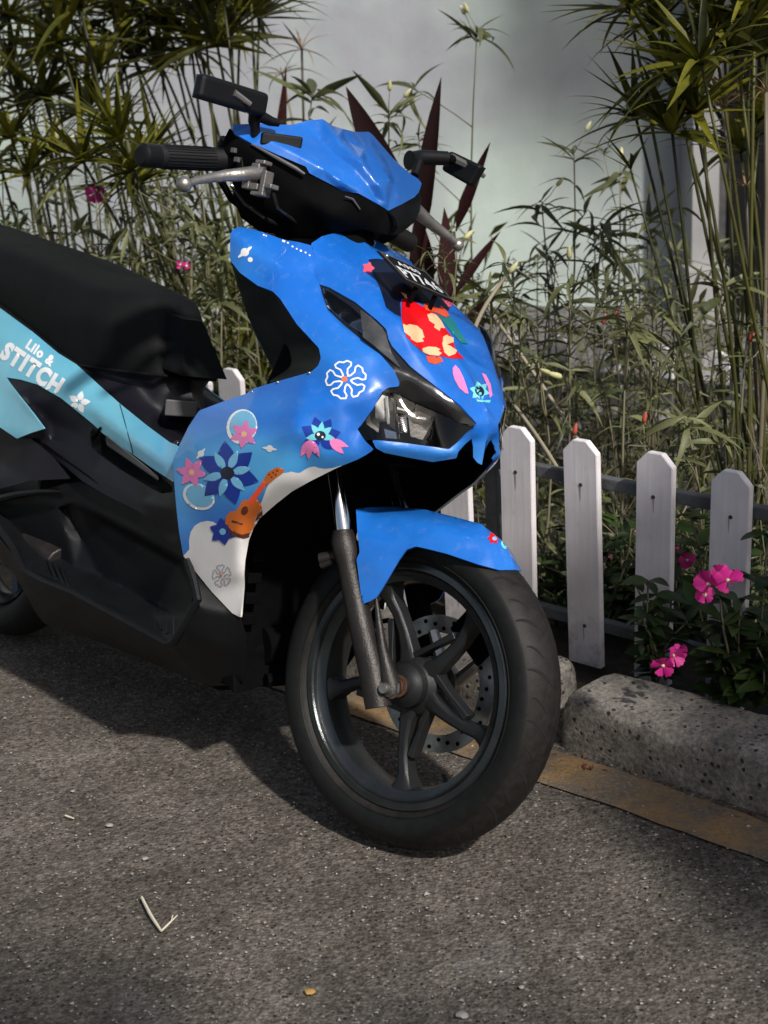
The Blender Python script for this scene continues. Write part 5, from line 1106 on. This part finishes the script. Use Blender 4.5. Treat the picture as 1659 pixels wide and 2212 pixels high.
# ================================================================== PLANTS
def leafmat(name, lo, mid, hi, trans=.25, rough=.5, spec=.35):
    m, nt, b = new_mat(name); b.inputs['Specular IOR Level'].default_value = spec; oi = N(nt, 'ShaderNodeObjectInfo'); v = objco(nt); n = noise(nt, 12, 3, .6, v)
    f = N(nt, 'ShaderNodeMath', operation='ADD'); f.inputs[1].default_value = 0
    a = N(nt, 'ShaderNodeMath', operation='MULTIPLY'); a.inputs[1].default_value = .7; nt.links.new(oi.outputs['Random'], a.inputs[0])
    b2 = N(nt, 'ShaderNodeMath', operation='MULTIPLY'); b2.inputs[1].default_value = .4; nt.links.new(n.outputs[0], b2.inputs[0])
    nt.links.new(a.outputs[0], f.inputs[0]); nt.links.new(b2.outputs[0], f.inputs[1])
    c = ramp(nt, f.outputs[0], [(.15, lo), (.5, mid), (.95, hi)]); nt.links.new(c, b.inputs['Base Color']); b.inputs['Roughness'].default_value = rough
    if trans:
        tr = N(nt, 'ShaderNodeBsdfTranslucent'); nt.links.new(c, tr.inputs[0]); mx = N(nt, 'ShaderNodeMixShader'); mx.inputs[0].default_value = trans
        nt.links.new(b.outputs[0], mx.inputs[1]); nt.links.new(tr.outputs[0], mx.inputs[2]); nt.links.new(mx.outputs[0], nt.nodes['Material Output'].inputs[0])
    return m
M['sedge'] = leafmat('sedge_leaf', (.014, .017, .003), (.055, .060, .006), (.19, .18, .016))
M['sedge_stalk'] = leafmat('sedge_stalk', (.018, .021, .006), (.040, .042, .010), (.08, .08, .018), 0)
M['willow'] = leafmat('narrow_leaf', (.045, .055, .022), (.10, .112, .046), (.20, .205, .09))
M['stemg'] = leafmat('weed_stem', (.07, .07, .04), (.14, .13, .08), (.24, .22, .14), 0)
M['twig'] = leafmat('dry_twig', (.04, .033, .024), (.09, .078, .055), (.20, .17, .12), 0)
M['drystem'] = leafmat('dry_stem', (.16, .13, .085), (.24, .20, .14), (.34, .30, .22), 0)
M['cordy'] = leafmat('maroon_leaf', (.009, .003, .003), (.018, .0045, .005), (.034, .008, .009), .12, .7, .08)
M['vinca'] = leafmat('dark_leaf', (.010, .020, .006), (.022, .042, .010), (.05, .08, .02), .1, .38)
M['pink'] = leafmat('pink_petal', (.42, .015, .16), (.62, .02, .25), (.75, .05, .35), .3)
M['bud'] = leafmat('cream_bud', (.45, .43, .22), (.62, .60, .30), (.75, .72, .45), .2)
M['dryleaf'] = leafmat('dry_sedge', (.12, .075, .035), (.24, .15, .08), (.36, .24, .14), .2)
M['redbud'] = leafmat('coral_bud', (.45, .08, .05), (.6, .12, .08), (.7, .2, .12), .2)

def blade(name, W, droop, fold, mat, seg=6, tip=1.6, base=.35, twist=0.):
    """unit-length leaf along +X, mid rib folded"""
    V = []; Fc = []
    for i in range(seg+1):
        t = i/seg; wd = W*(min(1, base+t/.28*(1-base)) if t < .28 else (1-((t-.28)/.72)**tip)); wd = max(wd, .0008)
        x = t*(1-.18*droop*t); z = -droop*t*t*.55+.0; tw = twist*t
        for s_ in (-1, 0, 1): V.append((x, s_*wd/2*math.cos(tw), z+abs(s_)*fold*wd+s_*wd/2*math.sin(tw)))
    for i in range(seg):
        for k in (0, 1): Fc.append((i*3+k, i*3+k+1, i*3+4+k, i*3+3+k))
    return mesh(name, V, Fc, mat, True)
SEDGE_L = [blade('leaf', .082, d, .25, M['sedge'], 6, 1.3, .6) for d in (.05, .2, .45, .9)]
SEDGE_D = [blade('leaf', .06, d, .35, M['dryleaf'], 5, 1.5, .5) for d in (.1, .6, 1.3)]
WIL = [blade('leaf', .14, d, .22, M['willow'], 6, 1.7, .2, tw) for d, tw in ((.2, 0), (.6, .3), (1.1, -.3), (1.5, .2))]
COR = [blade('leaf', .17, d, .15, M['cordy'], 10, 1.9, .12, tw*.4) for d, tw in ((.08, .2), (.35, -.4), (.1, 1.2))]
VIN = [blade('leaf', .42, d, .12, M['vinca'], 5, 2.4, .2) for d in (.2, .6)]
def orient(d, up=(0, 0, 1), roll=0.):
    x = unit(d); u = np.array(up, float); y = np.cross(u, x); y = unit(y) if np.linalg.norm(y) > 1e-4 else np.array([0, 1., 0]); z = np.cross(x, y)
    m = Matrix([[x[i], y[i], z[i]] for i in range(3)]).to_4x4(); return m @ Matrix.Rotation(roll, 4, 'X')
def put(me, name, parent, p, d, L, roll=0., w_=1., up=(0, 0, 1)):
    o = bpy.data.objects.new(name, me); COL.objects.link(o); o.parent = parent
    o.matrix_local = Matrix.Translation(p) @ orient(d, up=up, roll=roll) @ Matrix.Diagonal((L, L*w_, L, 1)); return o
def stalk_mesh(name, P, r0, r1, mat, n=6): g = G(); k = len(P); g.tube(P, [r0+(r1-r0)*i/(k-1) for i in range(k)], n); me = mesh(name, g.V, g.F, mat, True); return me
def bend(a, b, sag, k=6):
    a, b = np.array(a, float), np.array(b, float); sd = rng.normal(0, 1, 3)*[1, 1, .2]; sd = unit(sd-(b-a)*((b-a)@sd)/((b-a)@(b-a)))
    return [a+(b-a)*t+sd*sag*math.sin(math.pi*t) for t in np.linspace(0, 1, k)]
def sedge_clump(base, tops, label, group=None, L=.16, n=16, dry=(), r=.0055, wide=1.):
    root = empty('umbrella_sedge', tuple(base), 0, label=label, cat='sedge', group=group); b0 = np.array(base)
    for i, tp in enumerate(tops):
        tp = np.array(tp, float)-b0; bs = np.array([rng.normal(0, .05), rng.normal(0, .05), 0])
        P = bend(bs, tp, .03*rng.random()*np.linalg.norm(tp)); isdry = i in dry
        s_ = obj('stalk', stalk_mesh('stalk', P, r*1.1, r*.75, M['twig'] if isdry else M['sedge_stalk']), root)
        ax = unit(P[-1]-P[-2]); u = unit(np.cross(ax, [.3, 1, .2])); v = np.cross(ax, u); nn = int(n*rng.uniform(.8, 1.15)) if not isdry else 9
        for k in range(nn):
            a = 2*math.pi*(k+.6*rng.random())/nn; el = rng.uniform(.3, 1.2) if rng.random() < .75 else rng.uniform(-.15, .3)
            d = (u*math.cos(a)+v*math.sin(a))*math.cos(el)+ax*math.sin(el)
            put((SEDGE_D if isdry else SEDGE_L)[rng.integers(0, 3 if isdry else 4)], 'leaf', s_, tuple(P[-1]), d, L*rng.uniform(.7, 1.15)*(.75 if isdry else 1), rng.normal(0, .3), wide)
    return root
def T(x, y, Y): return at_y(x, y, Y)
def minY(x, Y, n_=.58):
    while (np.array([at_y(x, 900, Y)[0], Y, 0])-KERB0)@fn < n_: Y += .05
    return Y
def soilp(x, y, Y):
    q = at_y(x, y, Y); return np.array([q[0], Y, .03])
# left background sedges -- several clumps
LG = 'umbrella sedge clumps behind the scooter seat'
clumps = [(-1.32, 4.9, [(20, 40), (60, -30), (110, 30), (-40, 90), (30, 160), (90, 120), (-30, -40), (150, -20)], 'umbrella sedge clump at the top left corner of the photo'),
          (-.98, 4.6, [(130, 90), (175, 20), (215, 150), (240, -10), (190, 240), (95, 210), (260, 90), (150, -60), (60, 235)], 'umbrella sedge clump behind the seat, second from the left edge'),
          (-.66, 4.9, [(300, 30), (330, -40), (365, 70), (400, -20), (290, 130), (345, 150), (420, 40), (250, 40)], 'umbrella sedge clump right above the right handlebar grip'),
          (-.42, 4.5, [(440, 20), (480, -30), (520, 10), (470, 100), (540, -50), (560, 40), (500, 70), (420, 110)], 'umbrella sedge clump behind the right mirror'),
          (-1.45, 4.2, [(-30, 250), (25, 300), (60, 380), (-20, 360), (110, 330)], 'low umbrella sedge clump just above the seat at the left edge'),
          (-.80, 4.0, [(235, 270), (285, 370), (180, 350), (260, 300), (330, 330), (300, 400)], 'bright umbrella sedge clump behind the brake lever')]
for i, (x, Y, tp, lab) in enumerate(clumps):
    Y = minY(tp[0][0]+130+70*(i % 3), Y, .7)
    b = (x+.12*(Y-4), Y, .04); b = (at_y(tp[0][0]+130+70*(i % 3), 600, Y)[0], Y, .04)
    sedge_clump(b, [T(a, c, Y+rng.uniform(-.15, .35)) for a, c in tp], lab, None, .27 if i < 4 else .20, 28)
sedge_clump((at_y(700, 600, 5.1)[0], 5.1, .04), [T(652, 108, 4.9), T(610, 160, 5.2)], 'browned umbrella sedge head rising behind the right mirror, against the wall', None, .20, 12, dry=(0, 1))
# right sedges
Yr = 3.3
sedge_clump((at_y(1640, 880, Yr)[0], Yr, .05), [T(1455, 160, Yr), T(1452, 288, Yr-.1), T(1375, 260, Yr+.15), T(1500, 245, Yr-.1), T(1540, 60, Yr), T(1590, 110, Yr), T(1420, 60, Yr+.2), T(1560, 235, Yr+.1), T(1630, 50, Yr), T(1515, 140, Yr-.2), T(1620, -20, Yr), T(1500, -30, Yr), T(1360, 20, Yr+.2), T(1600, 330, Yr+.3), T(1655, 120, Yr+.2), T(1560, -50, Yr+.2), T(1640, 260, Yr+.3)], 'tall umbrella sedge clump at the right edge in front of the gate', None, .205, 26, dry=(7,), wide=1.25, r=.0045)
sedge_clump((at_y(1600, 860, Yr-.1)[0], Yr-.1, .05), [T(1362, 366, Yr-.15)], 'single leaning sedge stalk with small yellow-brown head before the pillar', None, .10, 8, dry=(), r=.0032)
sedge_clump((at_y(1690, 860, Yr)[0], Yr, .05), [T(1612, 405, Yr), T(1655, 200, Yr)], 'withered reddish sedge head at the right edge of the photo', None, .09, 10, dry=(0, 1))
# thin narrow-leaved weeds
def weed(base, top, label, group=None, L=.10, nb=5, leaves=7, flower=True, dens=1.0, lean=.03, pairs=5, topfl=0):
    L *= 1.3 if group is None else 1.0
    root = empty('narrow_leaf_plant', tuple(base), 0, label=label, cat='plant', group=group); b0 = np.array(base); tp = np.array(top, float)-b0
    P = bend((0, 0, 0), tp, lean, 7); stem = obj('stem', stalk_mesh('stem', P, .0040, .0018, M['stemg'], 5), root)
    def tuft(par, p, ax, n, LL):
        ax = unit(ax); u = unit(np.cross(ax, [.3, 1, .2])); v = np.cross(ax, u)
        for k in range(n):
            a = 2*math.pi*k/n+rng.random(); el = rng.uniform(-.25, .9); d = (u*math.cos(a)+v*math.sin(a))*math.cos(el)+ax*math.sin(el)
            put(WIL[rng.integers(0, 4)], 'leaf', par, tuple(p+ax*rng.uniform(-.03, .01)), d, LL*rng.uniform(.5, 1.15), rng.normal(0, .5))
    tuft(stem, P[-1], P[-1]-P[-2], leaves+4, L)
    H = np.linalg.norm(tp)
    for j in range(pairs):
        t = .25+.68*j/max(1, pairs-1); i = min(5, int(t*6)); p = P[i]+(P[i+1]-P[i])*(t*6-i); tuft(stem, p, P[i+1]-P[i], int(2+2*rng.random()), L*1.0)
    for j in range(nb):
        t = rng.uniform(.35, .92); i = min(5, int(t*6)); p = P[i]+(P[i+1]-P[i])*(t*6-i); d = unit([rng.normal(0, 1), rng.normal(0, .6), abs(rng.normal(0, .8))+.5]); e = p+d*H*rng.uniform(.12, .28)
        Q = bend(p, e, .01, 4); br = obj('branch', stalk_mesh('branch', Q, .0020, .0011, M['stemg'], 4), stem)
        tuft(stem, e, d, leaves-1, L*.8)
        if flower and rng.random() < .12: put_bud(stem, e+d*.015, d, .022)
    for k in range(topfl): d = unit([rng.normal(0, .6), rng.normal(0, .4), 1]); q = P[-1]+d*.06; obj('branch', stalk_mesh('branch', bend(P[-1], q, .004, 3), .0013, .0009, M['stemg'], 4), stem); put_bud(stem, q, d, .030)
    return root
gb = G(); gb.lathe([(0.001, 0), (.16, .12), (.20, .35), (.15, .7), (.05, .95), (.001, 1)], n=8, ax=[[1, 0, 0], [0, 0, 1], [0, 1, 0]]); BUD = mesh('bud', gb.V, gb.F, M['bud'], True)
BUDR = BUD.copy(); BUDR.materials.clear(); BUDR.materials.append(M['redbud'])
def put_bud(par, p, d, L, me=None):
    o = bpy.data.objects.new('bud', me or BUD); COL.objects.link(o); o.parent = par; o.matrix_local = Matrix.Translation(tuple(p)) @ orient(d) @ Matrix.Rotation(math.pi/2, 4, 'Y') @ Matrix.Scale(L, 4)
def wb(x, Y): Y = minY(x, Y); q = at_y(x, 900, Y); return (q[0], Y, .04)
W = [  # top x, y, base x, depth, label
 (1030, 75, 1050, 4.3, 'tallest narrow-leaved weed with a yellow bud, alone against the wall above the left mirror', dict(L=.12, nb=2, pairs=1, leaves=8, topfl=2)),
 (840, 250, 850, 4.0, 'narrow-leaved weed with cream buds rising right behind the handlebar cover', dict(L=.12, nb=1, pairs=2, leaves=9, topfl=2)),
 (675, 200, 640, 4.4, 'broad drooping narrow-leaved weed beside the right mirror, left of the bare wall', dict(L=.16, nb=1, pairs=4, leaves=8, topfl=0)),
 (905, 300, 890, 4.2, 'small narrow-leaved weed between the maroon leaf and the left mirror', dict(L=.08, nb=1, pairs=2, leaves=7, topfl=0)),
 (1240, 330, 1180, 4.0, 'slender weed with thin top whorl, right of the left mirror', dict(L=.09, nb=3, pairs=4, topfl=1)),
 (1340, 380, 1290, 4.1, 'slender weed with a cream bud, left of the leaning sedge stalk', dict(L=.09, nb=3, pairs=4, topfl=1)),
 (1170, 440, 1150, 3.9, 'mid-height weed above the upper picket tips, left group', dict(L=.10, nb=3, pairs=4, topfl=1)),
 (1300, 500, 1310, 3.7, 'leafy weed with long drooping leaves in the middle of the garden bed', dict(L=.12, nb=4, pairs=5)),
 (1400, 470, 1400, 3.8, 'leafy weed just left of the tall right sedge stalks', dict(L=.10, nb=4, pairs=5, topfl=1)),
 (1060, 640, 1090, 3.1, 'green weed standing close behind the scooter nose', dict(L=.08, nb=4, pairs=6, topfl=1)),
 (960, 560, 1000, 3.2, 'fine-leaved weed with cream buds next to the number plate', dict(L=.07, nb=4, pairs=5, topfl=2)),
 (1230, 620, 1220, 3.2, 'weed above the second picket from the front wheel', dict(L=.08, nb=4, pairs=6, topfl=1)),
 (1355, 700, 1345, 3.0, 'weed rising between the second and third pickets from the wheel', dict(L=.09, nb=4, pairs=6)),
 (1480, 900, 1490, 2.78, 'long-leaved weed leaning over the tips of the two rightmost pickets', dict(L=.085, nb=3, pairs=6, leaves=8)),
 (1160, 770, 1150, 3.0, 'short weed directly behind the first picket right of the wheel', dict(L=.07, nb=4, pairs=5)),
 (1560, 620, 1540, 3.3, 'dark narrow-leaved weed at the foot of the right sedge', dict(L=.11, nb=3, pairs=5)),
 (330, 330, 400, 4.5, 'thin weed among the sedge stalks above the right grip', dict(L=.12, nb=3, pairs=5, topfl=2)),
 (130, 350, 200, 4.4, 'thin weed with pale buds among the left sedges', dict(L=.12, nb=3, pairs=5, topfl=2)),
 (420, 480, 430, 3.6, 'drooping weed under the brake lever behind the scooter', dict(L=.10, nb=4, pairs=5)),
 (300, 560, 330, 3.8, 'weed showing just above the seat hump', dict(L=.10, nb=4, pairs=5)),
 (480, 640, 490, 3.4, 'weed in the gap between seat and leg shield', dict(L=.09, nb=4, pairs=6)),
]
for x, y, bx, Y, lab, k in W:
    Y = minY(bx, Y); weed(wb(bx, Y), T(x, y, Y), lab, **k)
FG = 'thin filler weeds filling the bed between the two picket fences'
for i in range(44):
    x = rng.uniform(1090, 1640); Y = rng.uniform(3.0, 4.6); y = rng.uniform(500, 760)+60*(4.6-Y)
    weed(wb(x+rng.normal(0, 30), Y), T(x, y, Y), f'thin green weed {"close behind" if Y < 3.5 else "well behind" if Y < 4.1 else "far behind"} the {"first" if x < 1210 else "second" if x < 1330 else "third" if x < 1480 else "last"} picket from the wheel', FG, L=.075, nb=3, pairs=4, leaves=5, flower=rng.random() < .3)
for i in range(34):
    x = rng.uniform(-20, 520); Y = minY(x, rng.uniform(3.5, 4.9), .62); y = rng.uniform(330, 620)
    weed(wb(x+rng.normal(0, 40), Y), T(x, y, Y), f'thin green weed {"just" if Y < 4 else "deep" if Y < 4.4 else "farthest"} behind the {"tail end" if x < 120 else "middle" if x < 300 else "front end"} of the black seat', 'thin filler weeds behind the seat', L=.09, nb=3, pairs=4, leaves=5, flower=False)
for x, y, Y in ((1303, 702, 3.3), (1390, 915, 3.0), (1240, 940, 3.0), (1330, 690, 3.5), (1620, 740, 3.2)):
    r_ = empty('coral_bud_sprig', tuple(wb(x, Y)), 0, label={1303: 'coral bud in the weeds just above the second picket, left of the pale flower', 1390: 'coral bud standing close above the third picket tip', 1240: 'lowest coral bud, just over the first pickets right of the wheel', 1330: 'coral bud nearest the wall, in front of the far fence', 1620: 'coral bud at the foot of the right sedge stalks'}[x], cat='bud')
    p = np.array(T(x, y, Y))-np.array(r_.location); obj('stem', stalk_mesh('stem', bend((0, 0, 0), p, .02), .0015, .001, M['stemg'], 4), r_); put_bud(r_, p, (0.2, 0, 1), .026, BUDR)
# long dry stems leaning across
for (a, b, c, d, Y, lab) in ((1050, 660, 1450, 1290, 3.0, 'long dry pale stem leaning down to the right behind the pickets, the longer one'), (1075, 830, 1215, 1030, 2.95, 'short dry stem leaning beside the nose of the scooter'), (1090, 600, 1010, 760, 2.9, 'thin dry stem standing next to the nose')):
    A, B_ = T(a, b, Y+.25), T(c, d, Y-.1); me = stalk_mesh('dry_stem', bend(A, B_, .012, 9), .0038, .0048, M['drystem'], 6); obj('dry_stem', me, label=lab, cat='stem')
r_ = empty('cream_flower_sprig', tuple(T(1215, 815, 3.0)), 0, label='fuzzy cream flower spike hanging on the long dry stem', cat='flower'); put_bud(r_, (0, 0, 0), (-1, 0, .35), .034); put_bud(r_, (-.022, 0, .008), (-1, 0, .5), .026)
# maroon broad-leaved plant
b = np.array(wb(900, 3.7)); cor = empty('maroon_leaf_plant', tuple(b), 0, label='dark maroon broad-leaved plant behind the handlebar and left brake lever', cat='plant')
for (x0, y0, x1, y1, Y, wd, mi) in ((880, 480, 745, 180, 3.8, 1.5, 0), (905, 560, 943, 155, 3.7, .75, 2), (985, 500, 1057, 300, 3.75, 1.0, 0), (930, 640, 915, 400, 3.7, 1.3, 1), (960, 660, 975, 430, 3.6, 1.3, 1), (980, 640, 1085, 478, 3.6, .8, 1), (900, 620, 900, 440, 3.8, 1.2, 0), (960, 720, 1005, 560, 3.6, 1.2, 1), (590, 640, 612, 130, 4.5, .5, 2), (950, 760, 1080, 630, 3.6, .9, 1)):
    p, q = np.array(T(x0, y0, Y)), np.array(T(x1, y1, Y+.05)); o = put(COR[mi], 'leaf', cor, tuple(p-b), q-p, np.linalg.norm(q-p), rng.normal(0, .5), wd*.85, up=(.1, -1, .2))
obj('stem', stalk_mesh('stem', [(0, 0, 0), (0, 0, .25), tuple(np.array(T(905, 600, 3.7))-b)], .014, .010, M['twig'], 8), cor)
# pink periwinkles by the right pickets
def petal_me():
    V = [(0, 0, 0)]; n = 8
    for k in range(n+1): a = -.56+1.12*k/n; r = 1+.05*math.sin(k*2.3)-.10*abs(a)**2*2; V.append((r*math.cos(a)*.95, r*math.sin(a)*.95, .16*math.cos(a*2.6)-.06))
    V += [(.5*math.cos(a), .5*math.sin(a), .10) for a in (-.35, 0, .35)]
    return mesh('petal', V, [(0, k+1, k+2) for k in range(n)], M['pink'], True)
PET = petal_me()
def vflower(par, p, nrm, R):
    nrm = unit(nrm); u = unit(np.cross(nrm, [.2, .3, 1])); v = np.cross(nrm, u)
    f_ = bpy.data.objects.new('flower', mesh('flower', [(0, 0, 0), (.002, 0, 0), (0, .002, 0)], [(0, 1, 2)], M['bud'])); COL.objects.link(f_); f_.parent = par; f_.location = tuple(p)
    g = G(); g.ball((0, 0, 0), .0035, 5); f_.data = mesh('flower', g.V, g.F, M['bud'], True)
    for k in range(5):
        a = 2*math.pi*k/5; d = u*math.cos(a)+v*math.sin(a)+nrm*.12
        o = bpy.data.objects.new('petal', PET); COL.objects.link(o); o.parent = par; x = unit(d); z = unit(nrm-x*(nrm@x)); y = np.cross(z, x)
        o.matrix_local = Matrix.Translation(tuple(p)) @ Matrix([[x[i], y[i], z[i]] for i in range(3)]).to_4x4() @ Matrix.Rotation(rng.normal(0, .40), 4, 'X') @ Matrix.Rotation(rng.normal(-.1, .28), 4, 'Y') @ Matrix.Scale(R*rng.uniform(.8, 1.0), 4)
def vinca(base, spread, n, fls, label, L=.05):
    root = empty('periwinkle', tuple(base), 0, label=label, cat='flower plant'); b0 = np.array(base)
    for i in range(n):
        e = np.array([rng.normal(0, spread), rng.normal(0, spread*.6), abs(rng.normal(.13, .07))]); P = bend((0, 0, 0), e, .02, 5); s_ = obj('stem', stalk_mesh('stem', P, .0028, .0018, M['stemg'], 5), root)
        for t in (1, 2, 3, 4):
            for sgn in (-1, 0, 1): a = rng.random()*6; put(VIN[rng.integers(0, 2)], 'leaf', s_, tuple(P[t]), (math.cos(a), math.sin(a)*.8-.3, rng.uniform(-.1, .5)), L*rng.uniform(.7, 1.2), rng.normal(0, .4))
    for x, y, Y, R in fls: vflower(root, np.array(T(x, y, Y))-b0, unit(CAM-np.array(T(x, y, Y)))+rng.normal(0, .35, 3), R)
    return root
def vb(x, y, z=.06): q = gpt(x, y, z); return (q[0], q[1], z)
vinca(kp(.02, .33, .05), .035, 9, [(1432, 1438, 2.36, .022), (1455, 1416, 2.38, .024), (1465, 1408, 2.42, .018)], 'pink periwinkle low in front of the third picket, above the kerb stone')
vinca(kp(.205, .34, .08), .05, 28, [(1530, 1262, 2.15, .026), (1572, 1254, 2.15, .026), (1552, 1240, 2.18, .022), (1522, 1285, 2.15, .018)], 'bright pink periwinkle spreading in front of the rightmost picket', .058)
vinca((*vb(1500, 1380)[:2], .07), .06, 8, [(1484, 1210, 2.75, .020), (1468, 1195, 2.8, .016)], 'pink periwinkle glimpsed in the gap between the two rightmost pickets')
vinca((*vb(1300, 1330)[:2], .05), .1, 12, [(1222, 1290, 3.1, .015), (1310, 1200, 3.2, .012)], 'dark leafy periwinkle in the shade behind the first two pickets')
vinca((*vb(1420, 1290)[:2], .05), .12, 12, [(1515, 1068, 3.3, .018), (1395, 1467, 2.7, .010)], 'periwinkle farther behind the third picket, mostly leaves')
vinca((*wb(210, 4.0)[:2], .05), .1, 10, [(205, 418, 4.0, .032), (222, 424, 4.0, .026)], 'magenta periwinkle bloom among the sedge left of the brake lever', .06)
vinca((*wb(395, 3.5)[:2], .05), .1, 10, [(389, 572, 3.5, .012), (403, 575, 3.5, .010)], 'tiny pink blooms in the weeds above the seat front')
# plants of the bed beyond the right edge of the photo
for k in range(9):
    q = np.array(kp(1.1+.42*k+rng.normal(0, .1), rng.uniform(.9, 2.4), .04)); weed(q, q+[rng.normal(0, .1), rng.normal(0, .1), rng.uniform(.5, 1.0)], 'leafy weed in the bed to the right of the photo', 'weeds to the right of the photo', L=.11, nb=4, pairs=5)
for k in range(2):
    q = np.array(kp(1.6+1.3*k, 1.7, .04)); sedge_clump(q, [q+[rng.normal(0, .28), rng.normal(0, .25), rng.uniform(1.1, 1.7)] for _ in range(8)], 'umbrella sedge clump in the bed to the right of the photo', 'sedge clumps to the right of the photo', .2, 24)
# ground tangle
def tangle(n, xr, Yr_, hr, label, mat, leafme, Lf):
    V = []; Fc = []
    for i in range(n):
        x = rng.uniform(*xr); Y = rng.uniform(*Yr_); q = at_y(x, 900, Y); 
        if (np.array([q[0], Y, 0])-KERB0)@fn < (.56 if x > 900 else .72): continue
        h = rng.uniform(*hr); b_ = np.array([q[0], Y, .03]); e = b_+np.array([rng.normal(0, .10), rng.normal(0, .07), h]); k = len(V); m_ = (b_+e)/2+rng.normal(0, .02, 3); r = .0014
        for p in (b_, m_, e): V += [p+[r, 0, 0], p+[-r*.5, r, 0], p+[-r*.5, -r, 0]]
        for s_ in (0, 3): Fc += [(k+s_, k+s_+1, k+s_+4, k+s_+3), (k+s_+1, k+s_+2, k+s_+5, k+s_+4), (k+s_+2, k+s_, k+s_+3, k+s_+5)]
        for j in range(leafme):
            p = b_+(e-b_)*rng.uniform(.1, 1)+rng.normal(0, .008, 3); d = unit(rng.normal(0, 1, 3)+[0, 0, .2])*Lf*rng.uniform(.5, 1.2); s2 = unit(np.cross(d, rng.normal(0, 1, 3)))*Lf*.09; k = len(V)
            V += [p, p+d*.45+s2, p+d+[0, 0, -Lf*.12], p+d*.45-s2]; Fc.append((k, k+1, k+2, k+3))
    me = mesh('undergrowth', V, Fc, mat, False); obj('undergrowth', me, kind='stuff', label=label, cat='undergrowth')
tangle(330, (1050, 1760), (2.7, 4.9), (.06, .30), 'tangle of thin stems and small leaves behind the pickets', M['willow'], 8, .055)
tangle(160, (1000, 1760), (2.7, 4.6), (.08, .42), 'dry twiggy tangle between the pickets and the wall', M['twig'], 2, .03)
tangle(900, (-150, 1000), (3.1, 5.2), (.1, .7), 'tangle of stems and leaves behind the seat and under the sedges', M['sedge'], 10, .11)
tangle(260, (-150, 1000), (3.0, 4.9), (.2, .7), 'dry stems standing under the left sedges', M['twig'], 2, .05)
tangle(420, (1150, 1760), (2.6, 3.3), (.03, .14), 'dark low leaves covering the soil at the fence foot', M['vinca'], 9, .045)
# added unseen tree: crown shaped to throw broken shade over garden and road
def crown(name, targets, parent, mat):
    V = []; Fc = []
    for (P, dist, R, n, hole) in targets:
        c = np.array(P)+SUN*dist
        for i in range(n):
            d = unit(rng.normal(0, 1, 3)); p = c+d*R*rng.random()**.4*np.array([1, 1, .7]); L = rng.uniform(.05, .11); a = unit(rng.normal(0, 1, 3))*L; b_ = unit(np.cross(a, rng.normal(0, 1, 3)))*L*.42; k = len(V)
            V += [p, p+a*.5+b_, p+a, p+a*.5-b_]; Fc.append((k, k+1, k+2, k+3))
    me = mesh(name, V, Fc, mat); return obj(name, me, parent)
tree = empty('added_shade_tree', (2.9, -1.6, 0), 0, label='added unseen leafy tree right of the camera, shaped to shade the garden and road', cat='tree')
cr = [((.78, 2.05, .1), 3.2, .36, 1500, 0), ((.62, 2.58, .25), 3.4, .20, 600, 0), ((1.35, 6.2, 1.6), 6.2, .72, 2600, 0), ((.7, 6.2, 2.3), 6.4, .35, 1000, 0), ((1.0, 1.45, 0), 3.4, .45, 1300, 0), ((-.55, 1.55, 0), 4.6, .34, 380, 0), ((.1, 1.45, 0), 4.6, .25, 230, 0), ((-2.2, 5.6, 1.6), 6.2, .6, 1500, 0), ((-1.6, 5.0, 1.0), 5.6, .55, 1300, 0), ((.32, 2.72, .2), 3.6, .07, 60, 0)]
co = crown('crown', cr, None, leafmat('tree_leaf', (.02, .04, .01), (.04, .07, .02), (.08, .11, .03), .2)); co.parent = tree; co.matrix_parent_inverse = Matrix.Translation((-2.9, 1.6, 0))
g = G(); g.tube([(0, 0, -.05), (.03, .02, 1.0), (-.05, .1, 2.1), (-.2, .2, 2.9)], [.13, .105, .09, .07], 12)
for P, dist, R, n, h in cr:
    c = np.array(P)+SUN*dist-np.array([2.9, -1.6, 0]); g.tube([(-.05, .1, 2.1), tuple(np.array([-.05, .1, 2.1])*.5+c*.5+[0, 0, .12]), tuple(c)], [.05, .03, .012], 7)
g.obj('trunk', plain('bark', (.11, .085, .06), .9, var=.4, bump=1, bscale=60), tree)
print('OBJECTS', len(bpy.data.objects))
